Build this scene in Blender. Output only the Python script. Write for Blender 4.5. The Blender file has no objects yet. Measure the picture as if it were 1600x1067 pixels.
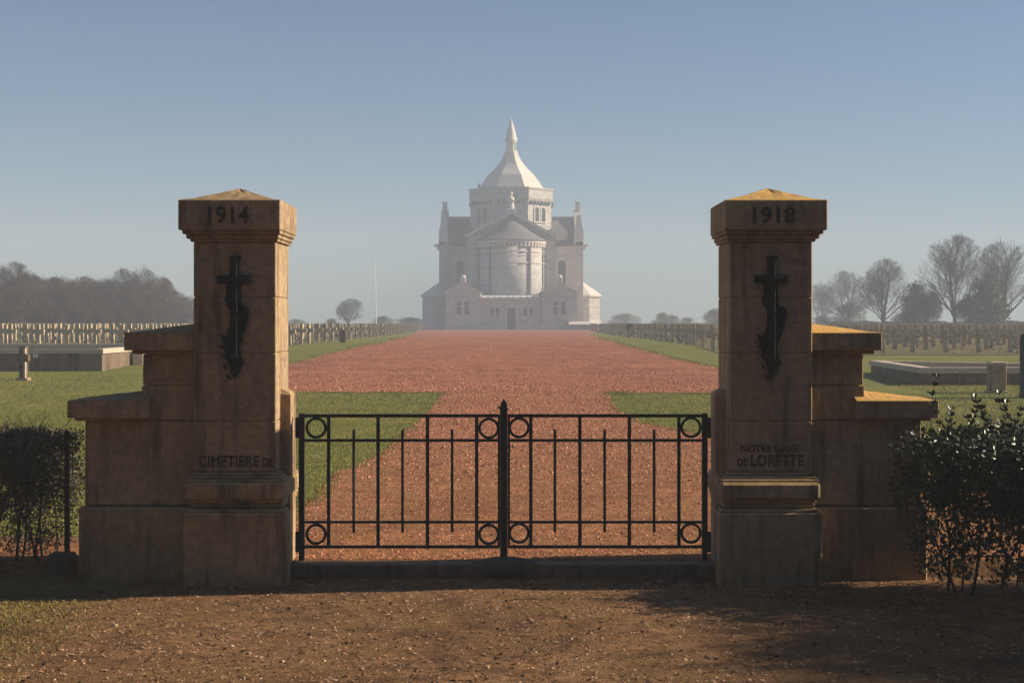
import bpy, bmesh, math, random
from mathutils import Vector, Matrix, noise
R = math.radians
random.seed(7)
S = bpy.context.scene
COL = S.collection
# ------------------------------------------------------------------ camera, sky, sun, exposure
EYE, F, CXP, HZ = 2.1, 2150.0, 800.0, 502.0
cam = bpy.data.cameras.new('camera'); camo = bpy.data.objects.new('camera', cam); COL.objects.link(camo)
cam.sensor_width = 36; cam.lens = 36 * F / 1600; cam.shift_y = (HZ - 533.5) / 1600
cam.clip_end = 3000; cam.clip_start = 0.1
camo.location = (0, 0, EYE); camo.rotation_euler = (R(90), 0, 0)
S.camera = camo
SUN_EL, SUN_BEHIND = 27.0, 6.5
w = bpy.data.worlds.new('World'); S.world = w; w.use_nodes = True
wn = w.node_tree
sky = wn.nodes.new('ShaderNodeTexSky'); sky.sky_type = 'NISHITA'; sky.sun_disc = False
sky.sun_elevation = R(SUN_EL); sky.sun_rotation = R(90 - SUN_BEHIND)
sky.air_density = 1.0; sky.dust_density = 0.3; sky.ozone_density = 3.5; sky.altitude = 100
bg = wn.nodes['Background']; bg.inputs['Strength'].default_value = 0.05
mxs = wn.nodes.new('ShaderNodeMix'); mxs.data_type = 'RGBA'; mxs.blend_type = 'MULTIPLY'; mxs.inputs[0].default_value = 1
mxs.inputs[7].default_value = (0.59, 0.82, 0.93, 1)
wn.links.new(sky.outputs[0], mxs.inputs[6]); wn.links.new(mxs.outputs[2], bg.inputs['Color'])
sl = bpy.data.lights.new('sun', 'SUN'); sl.energy = 5.0; sl.angle = R(0.6); sl.color = (1.0, 0.84, 0.64)
slo = bpy.data.objects.new('sun', sl); COL.objects.link(slo)
a, e = R(SUN_BEHIND), R(SUN_EL)
sd = Vector((math.cos(e) * math.cos(a), math.cos(e) * math.sin(a), math.sin(e)))
slo.rotation_euler = (-sd).to_track_quat('-Z', 'Y').to_euler(); slo.location = sd * 60
S.view_settings.view_transform = 'Standard'; S.view_settings.look = 'None'
S.view_settings.exposure = 0.86; S.view_settings.gamma = 1.0
HAZE = 0.0020

# ------------------------------------------------------------------ helpers
def tag(o, label=None, cat=None, group=None, kind=None):
    if label: o['label'] = label
    if cat: o['category'] = cat
    if group: o['group'] = group
    if kind: o['kind'] = kind
    return o

def thing(name, label, cat, loc=(0, 0, 0), group=None):
    o = bpy.data.objects.new(name, None); COL.objects.link(o); o.location = loc
    return tag(o, label, cat, group)

def obj(name, bm, mat, parent=None, smooth=False, world=True):
    me = bpy.data.meshes.new(name)
    if smooth:
        for f in bm.faces: f.smooth = True
    bm.normal_update()
    bm.to_mesh(me); bm.free()
    return mobj(name, me, mat, parent, world)

def mobj(name, me, mat, parent=None, world=True):
    o = bpy.data.objects.new(name, me); COL.objects.link(o)
    if mat and not me.materials: me.materials.append(mat)
    if parent:
        o.parent = parent
        if world:      # mesh is given in world coordinates
            wl = Vector(parent.location)
            p = parent.parent
            while p: wl += Vector(p.location); p = p.parent
            o.location = -wl
    return o

def pyobj(name, vs, fs, mat, parent=None, world=True):
    me = bpy.data.meshes.new(name); me.from_pydata(vs, [], fs); me.update()
    return mobj(name, me, mat, parent, world)

def box(bm, x0, x1, y0, y1, z0, z1, bev=0.0):
    r = bmesh.ops.create_cube(bm, size=1)
    vs = r['verts']
    for v in vs:
        v.co = Vector(((x0 + x1) / 2 + v.co.x * (x1 - x0), (y0 + y1) / 2 + v.co.y * (y1 - y0), (z0 + z1) / 2 + v.co.z * (z1 - z0)))
    if bev:
        es = {e for v in vs for e in v.link_edges}
        bmesh.ops.bevel(bm, geom=list(es), offset=bev, segments=1, affect='EDGES', profile=0.5)
    return bm

def B(*a, bev=0.0):
    bm = bmesh.new(); box(bm, *a, bev=bev); return bm

def prism(bm, pts, axis, a0, a1):
    """pts: 2-D outline; axis = 'y' (pts are x,z) / 'x' (pts are y,z) / 'z' (pts are x,y)"""
    def mk(p, t):
        return {'y': (p[0], t, p[1]), 'x': (t, p[0], p[1]), 'z': (p[0], p[1], t)}[axis]
    A = [bm.verts.new(mk(p, a0)) for p in pts]; Bv = [bm.verts.new(mk(p, a1)) for p in pts]
    n = len(pts)
    fs = [bm.faces.new(A), bm.faces.new(list(reversed(Bv)))]
    for i in range(n):
        fs.append(bm.faces.new((A[i], Bv[i], Bv[(i + 1) % n], A[(i + 1) % n])))
    bmesh.ops.recalc_face_normals(bm, faces=fs)
    return bm

def rings(bm, rs, cap=True):
    """rs: list of equal-length vertex rings"""
    V = [[bm.verts.new(p) for p in r] for r in rs]
    n = len(V[0]); fs = []
    for a_, b_ in zip(V, V[1:]):
        for i in range(n):
            fs.append(bm.faces.new((a_[i], a_[(i + 1) % n], b_[(i + 1) % n], b_[i])))
    if cap:
        fs.append(bm.faces.new(list(reversed(V[0])))); fs.append(bm.faces.new(V[-1]))
    bmesh.ops.recalc_face_normals(bm, faces=fs)
    return bm

def lathe(bm, cx, cy, prof, n=16, a0=0.0):
    return rings(bm, [[(cx + r * math.cos(a0 + 2 * math.pi * i / n), cy + r * math.sin(a0 + 2 * math.pi * i / n), z) for i in range(n)] for r, z in prof])

def at(px, py, d):
    return ((px - CXP) * d / F, EYE - (py - HZ) * d / F)

# ------------------------------------------------------------------ materials
def mat(name, build):
    m = bpy.data.materials.new(name); m.use_nodes = True
    nt = m.node_tree; b = nt.nodes['Principled BSDF']
    build(nt, b); return m
def N(nt, t, **k):
    n = nt.nodes.new(t)
    for a_, v in k.items():
        if a_.startswith('i_'):
            n.inputs[a_[2:].replace('_', ' ')].default_value = v
        else: setattr(n, a_, v)
    return n
def ramp(nt, fac, stops):
    r = nt.nodes.new('ShaderNodeValToRGB'); cr = r.color_ramp
    while len(cr.elements) < len(stops): cr.elements.new(0.5)
    for el, (p, c) in zip(cr.elements, stops):
        el.position = p; el.color = (*c, 1) if len(c) == 3 else c
    nt.links.new(fac, r.inputs[0]); return r.outputs[0]
def mix(nt, fac, c1, c2, mode='MIX'):
    m = nt.nodes.new('ShaderNodeMix'); m.data_type = 'RGBA'; m.blend_type = mode
    for s, v in ((m.inputs[0], fac), (m.inputs[6], c1), (m.inputs[7], c2)):
        if isinstance(v, bpy.types.NodeSocket): nt.links.new(v, s)
        elif isinstance(v, (int, float)): s.default_value = v
        else: s.default_value = (*v, 1)
    return m.outputs[2]
def math_(nt, op, a_, b_=0.0):
    m = nt.nodes.new('ShaderNodeMath'); m.operation = op
    for s, v in ((m.inputs[0], a_), (m.inputs[1], b_)):
        if isinstance(v, bpy.types.NodeSocket): nt.links.new(v, s)
        else: s.default_value = v
    return m.outputs[0]
def tnoise(nt, vec, scale, detail=6, rough=0.6):
    n = N(nt, 'ShaderNodeTexNoise'); n.inputs['Scale'].default_value = scale
    n.inputs['Detail'].default_value = detail; n.inputs['Roughness'].default_value = rough
    nt.links.new(vec, n.inputs['Vector']); return n.outputs['Fac']
def bump(nt, b, h, strength, dist):
    n = N(nt, 'ShaderNodeBump'); n.inputs['Strength'].default_value = strength; n.inputs['Distance'].default_value = dist
    nt.links.new(h, n.inputs['Height']); nt.links.new(n.outputs[0], b.inputs['Normal'])
def geo(nt):
    return N(nt, 'ShaderNodeNewGeometry')

def stone_mat(name, c1, c2, lichen=0.0, lc=(0.45, 0.24, 0.04), brick=None, stain=0.5):
    def f(nt, b):
        g = geo(nt); P = g.outputs['Position']
        n1 = tnoise(nt, P, 1.7, 8, 0.62); n2 = tnoise(nt, P, 14, 6, 0.7); n3 = tnoise(nt, P, 90, 4, 0.7)
        c = ramp(nt, n1, [(0.3, c1), (0.7, c2)])
        c = mix(nt, 0.55, c, ramp(nt, n2, [(0.3, tuple(x * .6 for x in c1)), (0.72, tuple(min(1, x * 1.25) for x in c2))]))
        # rain streaks
        mp = N(nt, 'ShaderNodeMapping'); mp.inputs['Scale'].default_value = (5, 5, 0.5); nt.links.new(P, mp.inputs[0])
        st = tnoise(nt, mp.outputs[0], 1.6, 5, 0.6)
        c = mix(nt, math_(nt, 'MULTIPLY', ramp(nt, st, [(0.5, (0, 0, 0)), (0.68, (1, 1, 1))]), stain), c, tuple(x * .35 for x in c1))
        h = math_(nt, 'ADD', math_(nt, 'MULTIPLY', n2, 0.6), math_(nt, 'MULTIPLY', n3, 0.5))
        if brick:
            bw, bh, mc, ms = brick
            sp = N(nt, 'ShaderNodeSeparateXYZ'); nt.links.new(P, sp.inputs[0])
            cb = N(nt, 'ShaderNodeCombineXYZ'); nt.links.new(math_(nt, 'ADD', sp.outputs[0], sp.outputs[1]), cb.inputs[0]); nt.links.new(sp.outputs[2], cb.inputs[1])
            br = N(nt, 'ShaderNodeTexBrick'); nt.links.new(cb.outputs[0], br.inputs['Vector'])
            br.inputs['Scale'].default_value = 1; br.inputs['Brick Width'].default_value = bw; br.inputs['Row Height'].default_value = bh
            br.inputs['Mortar Size'].default_value = ms; br.inputs['Color1'].default_value = (1, 1, 1, 1); br.inputs['Color2'].default_value = (.78, .77, .76, 1)
            br.inputs['Mortar'].default_value = (mc, mc, mc, 1)
            c = mix(nt, 1.0, c, br.outputs['Color'], 'MULTIPLY')
        if lichen:
            sn = N(nt, 'ShaderNodeSeparateXYZ'); nt.links.new(g.outputs['True Normal'], sn.inputs[0])
            up = ramp(nt, sn.outputs[2], [(0.35, (0, 0, 0)), (0.7, (1, 1, 1))])
            ln = mix(nt, 0.55, ramp(nt, tnoise(nt, P, 6, 7, 0.75), [(0.40, (0, 0, 0)), (0.52, (1, 1, 1))]), ramp(nt, tnoise(nt, P, 38, 5, 0.75), [(0.42, (0, 0, 0)), (0.52, (1, 1, 1))]))
            fac = math_(nt, 'MULTIPLY', math_(nt, 'MULTIPLY', up, ln), lichen)
            lcol = mix(nt, tnoise(nt, P, 40, 3), tuple(x * .6 for x in lc), tuple(x * 1.3 for x in lc))
            c = mix(nt, fac, c, lcol)
        nt.links.new(c, b.inputs['Base Color']); b.inputs['Roughness'].default_value = 0.9
        b.inputs['Specular IOR Level'].default_value = 0.2
        bump(nt, b, h, 0.6, 0.012)
    return mat(name, f)

def simple_mat(name, c, rough=0.6, metal=0.0, var=0.25, scale=20, spec=0.4, bumpd=0.0):
    def f(nt, b):
        P = geo(nt).outputs['Position']; n = tnoise(nt, P, scale, 5)
        nt.links.new(ramp(nt, n, [(0.3, tuple(x * (1 - var) for x in c)), (0.7, tuple(min(1, x * (1 + var)) for x in c))]), b.inputs['Base Color'])
        b.inputs['Roughness'].default_value = rough; b.inputs['Metallic'].default_value = metal
        b.inputs['Specular IOR Level'].default_value = spec
        if bumpd: bump(nt, b, n, 0.5, bumpd)
    return mat(name, f)

def leaf_mat(name, c1, c2, rough=0.5, scale=25, trans=0.0):
    def f(nt, b):
        P = geo(nt).outputs['Position']
        wn_ = N(nt, 'ShaderNodeTexVoronoi'); wn_.inputs['Scale'].default_value = scale; nt.links.new(P, wn_.inputs['Vector'])
        nt.links.new(mix(nt, wn_.outputs['Color'], c1, c2), b.inputs['Base Color'])
        b.inputs['Roughness'].default_value = rough
        b.inputs['Specular IOR Level'].default_value = 0.5
    return mat(name, f)

M_pier = stone_mat('pier_stone', (0.20, 0.135, 0.078), (0.49, 0.355, 0.22), lichen=0.4, lc=(0.42, 0.27, 0.07), stain=.8)
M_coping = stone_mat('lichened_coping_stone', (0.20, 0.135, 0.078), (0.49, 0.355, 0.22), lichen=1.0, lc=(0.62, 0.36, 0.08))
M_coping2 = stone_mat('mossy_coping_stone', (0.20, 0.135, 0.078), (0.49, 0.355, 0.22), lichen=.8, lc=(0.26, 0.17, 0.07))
M_chapel = stone_mat('chapel_stone', (0.46, 0.435, 0.40), (0.74, 0.70, 0.64), brick=(1.3, 0.48, 0.76, 0.03), stain=0.5)
M_chtrim = stone_mat('chapel_trim_stone', (0.58, 0.52, 0.46), (0.74, 0.67, 0.60), stain=0.2)
M_chroof = stone_mat('spire_roof_stone', (0.60, 0.55, 0.49), (0.74, 0.69, 0.62), stain=0.2)
M_slate = stone_mat('slate_roof', (0.08, 0.085, 0.105), (0.13, 0.14, 0.165), brick=(0.5, 0.25, 0.6, 0.03), stain=0.3)
M_slate2 = stone_mat('stone_tile_roof', (0.17, 0.165, 0.17), (0.27, 0.255, 0.26), brick=(0.5, 0.3, 0.6, 0.04), stain=0.3)
M_wall = stone_mat('low_wall_stone', (0.13, 0.088, 0.058), (0.25, 0.18, 0.12), stain=0.7, brick=(1.6, 5, 0.5, 0.02))
M_wallcop = stone_mat('low_wall_coping', (0.42, 0.34, 0.26), (0.60, 0.50, 0.40), stain=0.2)
M_cross = stone_mat('grave_cross_stone', (0.32, 0.24, 0.14), (0.56, 0.44, 0.28), stain=0.3)
M_iron = simple_mat('painted_iron', (0.012, 0.014, 0.02), 0.55, 0.0, 0.5, 60, 0.3, 0.002)
M_bronze = simple_mat('dark_bronze', (0.008, 0.009, 0.012), 0.75, 0.0, 0.6, 30, 0.15, 0.004)
M_letter = simple_mat('letter_paint', (0.045, 0.034, 0.03), 0.8, 0.0, 0.4, 30, 0.1)
M_glass = simple_mat('window_glass', (0.03, 0.04, 0.055), 0.25, 0, 0.3, 3, 0.5)
M_sky = simple_mat('glare_white_glass', (0.85, 0.88, 0.86), 0.4, 0, 0.2, 3, 0.6)  # white base colour stands in for sun and sky glare on the glass
M_lead = simple_mat('lead_flashing', (0.07, 0.085, 0.10), 0.5, 0.3, 0.3, 6)
M_door = simple_mat('door_wood', (0.06, 0.05, 0.055), 0.6, 0, 0.3, 8)
M_white = simple_mat('white_paint', (0.75, 0.76, 0.78), 0.5, 0, 0.1, 4)
M_bark = simple_mat('bark', (0.055, 0.045, 0.038), 0.95, 0, 0.4, 6, 0.1)
M_twig = simple_mat('twigs', (0.060, 0.048, 0.042), 0.95, 0, 0.4, 3, 0.1)
M_ever = leaf_mat('evergreen_leaves', (0.02, 0.035, 0.015), (0.04, 0.055, 0.022), 0.7, 3)
M_privet = leaf_mat('glossy_privet_leaves', (0.016, 0.032, 0.012), (0.045, 0.075, 0.025), 0.38, 30)
M_hedge = leaf_mat('hedge_leaves', (0.022, 0.024, 0.014), (0.06, 0.05, 0.028), 0.5, 30)
M_stem = simple_mat('shrub_stems', (0.05, 0.036, 0.028), 0.85, 0, 0.4, 40, 0.2)

def gravel_mat(name, red, dark, light, soil=0.0, soilc=(0.16, 0.09, 0.04)):
    def f(nt, b):
        P = geo(nt).outputs['Position']
        v = N(nt, 'ShaderNodeTexVoronoi'); v.inputs['Scale'].default_value = 38; nt.links.new(P, v.inputs['Vector'])
        vb = N(nt, 'ShaderNodeTexVoronoi'); vb.inputs['Scale'].default_value = 11; nt.links.new(P, vb.inputs['Vector'])
        sp = N(nt, 'ShaderNodeSeparateColor'); nt.links.new(v.outputs['Color'], sp.inputs[0])
        c = ramp(nt, sp.outputs[0], [(0.0, dark), (0.5, red), (1.0, light)])
        sp2 = N(nt, 'ShaderNodeSeparateColor'); nt.links.new(vb.outputs['Color'], sp2.inputs[0])
        c = mix(nt, 0.4, c, ramp(nt, sp2.outputs[1], [(0.0, dark), (0.5, red), (1.0, light)]))
        big = tnoise(nt, P, 0.55, 7, 0.62)
        c = mix(nt, ramp(nt, big, [(0.38, (0.8, 0.8, 0.8)), (0.56, (0, 0, 0))]), c, tuple(x * 0.55 for x in red))
        med = tnoise(nt, P, 3.2, 6, 0.75)
        c = mix(nt, ramp(nt, med, [(0.40, (0.65, 0.65, 0.65)), (0.52, (0, 0, 0))]), c, dark)
        c = mix(nt, ramp(nt, med, [(0.54, (0, 0, 0)), (0.68, (0.5, 0.5, 0.5))]), c, light)
        cr0 = c
        if soil:
            s = ramp(nt, tnoise(nt, P, 1.3, 8, 0.65), [(0.38, (0, 0, 0)), (0.62, (soil, soil, soil))])
            c = mix(nt, s, c, soilc)
            if name == 'worn_gravel':   # the red brick gravel lies thicker away from the gate
                sy = N(nt, 'ShaderNodeSeparateXYZ'); nt.links.new(P, sy.inputs[0])
                yy = math_(nt, 'ADD', math_(nt, 'MULTIPLY', sy.outputs[1], 0.05), math_(nt, 'MULTIPLY', tnoise(nt, P, .7, 6, .7), 0.9))
                c = mix(nt, math_(nt, 'MULTIPLY', math_(nt, 'GREATER_THAN', yy, 1.55), .75), c, cr0)
            gr = ramp(nt, tnoise(nt, P, 2.3, 7, 0.7), [(0.60, (0, 0, 0)), (0.70, (0.55, 0.55, 0.55))])
            c = mix(nt, gr, c, (0.13, 0.10, 0.022))
        nt.links.new(c, b.inputs['Base Color']); b.inputs['Roughness'].default_value = 0.92; b.inputs['Specular IOR Level'].default_value = 0.15
        h = math_(nt, 'ADD', math_(nt, 'MULTIPLY', v.outputs['Distance'], -0.35), math_(nt, 'ADD', math_(nt, 'MULTIPLY', tnoise(nt, P, 55, 5, 0.75), 0.7), math_(nt, 'MULTIPLY', tnoise(nt, P, 5, 8, 0.75), 2.0)))
        bump(nt, b, h, 0.8, 0.022)
    return mat(name, f)
M_gravel = gravel_mat('red_gravel', (0.37, 0.125, 0.062), (0.17, 0.055, 0.03), (0.52, 0.23, 0.13))
M_gravel2 = gravel_mat('worn_gravel', (0.34, 0.13, 0.055), (0.11, 0.045, 0.02), (0.54, 0.26, 0.12), 0.7, (0.25, 0.13, 0.042))
M_soil = gravel_mat('foreground_gravel', (0.21, 0.10, 0.045), (0.05, 0.025, 0.013), (0.38, 0.21, 0.10), 0.8, (0.19, 0.105, 0.04))
def grass_f(nt, b):
    P = geo(nt).outputs['Position']
    c = ramp(nt, tnoise(nt, P, 0.5, 8, 0.65), [(0.34, (0.09, 0.115, 0.018)), (0.52, (0.15, 0.165, 0.03)), (0.68, (0.25, 0.19, 0.055))])
    c = mix(nt, 0.5, c, ramp(nt, tnoise(nt, P, 22, 4, 0.7), [(0.3, (0.07, 0.08, 0.012)), (0.7, (0.23, 0.22, 0.05))]))
    nt.links.new(c, b.inputs['Base Color']); b.inputs['Roughness'].default_value = 0.95; b.inputs['Specular IOR Level'].default_value = 0.1
    bump(nt, b, tnoise(nt, P, 30, 4, 0.7), 0.8, 0.03)
M_grass = mat('lawn', grass_f)
M_blade = leaf_mat('grass_blades', (0.12, 0.13, 0.014), (0.25, 0.23, 0.04), 0.8, 2.5)
def grave_f(nt, b):
    P = geo(nt).outputs['Position']
    c = ramp(nt, tnoise(nt, P, 0.9, 8, 0.7), [(0.38, (0.10, 0.062, 0.035)), (0.5, (0.12, 0.10, 0.04)), (0.62, (0.13, 0.14, 0.035))])
    c = mix(nt, 0.5, c, ramp(nt, tnoise(nt, P, 4, 5, 0.7), [(0.4, (0.055, 0.045, 0.02)), (0.62, (0.20, 0.17, 0.07))]))
    nt.links.new(c, b.inputs['Base Color']); b.inputs['Roughness'].default_value = 0.95; b.inputs['Specular IOR Level'].default_value = 0.1
M_graves = mat('grave_plots', grave_f)

# ------------------------------------------------------------------ terrain
G = [(-58, -0.12), (11.92, -0.12), (12.02, 0.0), (18, 0.05), (26, 0.15), (35, 0.30), (46, 0.43), (56, 0.72), (66, 0.93), (84, 0.93), (110, 0.88), (150, 0.82), (216, 0.76), (300, 0.70), (640, 0.66)]
def gz(y):
    for (a_, za), (b_, zb) in zip(G, G[1:]):
        if y <= b_: return za + (zb - za) * (y - a_) / (b_ - a_)
    return G[-1][1]
def unproj(px, py):
    lo, hi = 8.0, 600.0
    s = (py - HZ) / F
    best = None; y = lo
    while y < hi:
        if EYE - s * y <= gz(y): return ((px - CXP) * y / F, y)
        y += 0.05
    return ((px - CXP) * hi / F, hi)
vs, fs = [], []
for i, (y, z) in enumerate(G):
    vs += [(-440, y, z), (440, y, z)]
    if i: fs.append((2 * i - 2, 2 * i - 1, 2 * i + 1, 2 * i))
tag(pyobj('ground', vs, fs, M_grass), kind='structure')

def strip(name, left, right, mt, off=0.004, step=0.25, jag=0.0, cols=1, seed=0):
    """ground sheet between two edges given as (x, y) points sorted by y"""
    def ev(L, y):
        if y <= L[0][1]: return L[0][0]
        for (xa, ya), (xb, yb) in zip(L, L[1:]):
            if y <= yb: return xa + (xb - xa) * (y - ya) / max(1e-6, yb - ya)
        return L[-1][0]
    y0 = max(left[0][1], right[0][1]); y1 = min(left[-1][1], right[-1][1])
    ys = {y0, y1} | {g for g, _ in G if y0 < g < y1}
    y = y0
    while y < y1:
        ys.add(y); y += step * max(1, y / 25)
    ys = sorted(ys); vs, fs = [], []
    for i, y in enumerate(ys):
        j = jag * max(1, y / 40)
        nl = j * (noise.noise((seed, y * 1.1, 0)) + .5 * noise.noise((seed, y * 4.3, 2)))
        nr = j * (noise.noise((seed + 9, y * 1.1, 0)) + .5 * noise.noise((seed + 9, y * 4.3, 2)))
        xl, xr = ev(left, y) + nl, ev(right, y) + nr
        vs += [(xl, y, gz(y) + off), (xr, y, gz(y) + off)]
        if i: fs.append((2 * i - 2, 2 * i - 1, 2 * i + 1, 2 * i))
    return tag(pyobj(name, vs, fs, mt), kind='structure')

# foreground forecourt of gravel and soil, in front of and just behind the piers
strip('forecourt', [(-30, -40), (-30, 13.4)], [(30, -40), (30, 13.4)], M_soil, 0.004, 0.3, 0.0)
# central path between the two small lawns
Lp = [(-7.5, 12.1)] + [unproj(*p) for p in [(440, 830), (478, 786), (504, 771), (521, 739), (562, 728), (606, 702), (643, 670), (672, 644), (684, 626), (704, 604)]]
Rp = [(9.0, 12.1), (7.5, 15.0), (5.0, 19.5)] + [unproj(*p) for p in [(1094, 681), (1059, 671), (1001, 661), (966, 643), (954, 632), (951, 614.5), (972, 607)]]
Lp[-1] = (Lp[-1][0], 35.0); Rp[-1] = (Rp[-1][0], 35.0)
strip('path', Lp, Rp, M_gravel2, 0.008, 0.10, 0.16, seed=3)
# cross path and the avenue to the chapel
strip('cross_path', [(-8.2, 34.6), (-8.2, 47.3)], [(7.4, 34.2), (7.4, 47.3)], M_gravel, 0.012, 0.3, 0.10, seed=5)
La = [unproj(*p) for p in [(450, 568), (515, 552.5), (590, 537.5), (646, 522.6)]] + [(-15.0, 219)]
Ra = [unproj(*p) for p in [(1120, 571), (1051, 560), (976, 539.5), (922, 523)]] + [(15.0, 219)]
La[0] = (La[0][0], 46.9); Ra[0] = (Ra[0][0], 46.9)
print('LA', La, 'RA', Ra)
strip('avenue', La, Ra, M_gravel, 0.016, 0.3, 0.14, seed=8)
strip('chapel_forecourt', [(-24, 210), (-24, 262)], [(24, 210), (24, 262)], M_gravel, 0.022, 5)
# planted grave plots under the crosses
strip('grave_field', [(-110, 64), (-110, 205)], [(-10.6, 64), (-13.2, 205)], M_graves, 0.02, 3, 0.0)
strip('grave_field', [(8.6, 56.0), (11.5, 205)], [(110, 56.0), (110, 205)], M_graves, 0.02, 3, 0.0)

# ------------------------------------------------------------------ gate piers
AX = -0.0775           # gate axis
def mx(x, s): return x if s < 0 else 2 * AX - x
def mbox(bm, s, x0, x1, *r, bev=0.0):
    a_, b_ = sorted((mx(x0, s), mx(x1, s))); box(bm, a_, b_, *r, bev=bev)

def text(name, body, cx, z0, h, wid, y, parent, depth=0.006):
    cu = bpy.data.curves.new(name, 'FONT'); cu.body = body; cu.size = 1.0; cu.align_x = 'CENTER'
    cu.extrude = 0.02; cu.bevel_depth = 0.028; cu.bevel_resolution = 0; cu.space_character = 1.08
    t = bpy.data.objects.new(name, cu); COL.objects.link(t)
    dg = bpy.context.evaluated_depsgraph_get(); dg.update()
    me = bpy.data.meshes.new_from_object(t.evaluated_get(dg))
    bpy.data.objects.remove(t); bpy.data.curves.remove(cu)
    xs = [v.co.x for v in me.vertices]; ys = [v.co.y for v in me.vertices]
    x0, x1, y0, y1 = min(xs), max(xs), min(ys), max(ys)
    for v in me.vertices:
        v.co = Vector((cx + ((v.co.x - x0) / (x1 - x0) - .5) * wid, y - depth * (.5 + v.co.z / 0.096) * 1.0 + 0.001, z0 + (v.co.y - y0) / (y1 - y0) * h))
    me.materials.clear()
    return mobj(name, me, M_letter, parent)

EMB = [(195,57),(205,52),(275,52),(285,62),(270,90),(270,205),(365,203),(378,212),(372,262),(340,270),(285,275),(285,350),(290,430),(320,472),(345,458),(356,500),(345,560),(328,600),(337,622),(305,680),(298,725),(278,760),(285,830),(302,866),(312,900),(295,925),(280,962),(255,1000),(238,1034),(222,1000),(205,960),(195,900),(170,860),(160,790),(130,784),(126,762),(148,745),(134,700),(123,676),(170,688),(185,640),(200,600),(205,480),(178,450),(158,385),(175,360),(175,275),(110,270),(98,262),(98,210),(130,203),(205,205),(205,90)]

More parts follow.
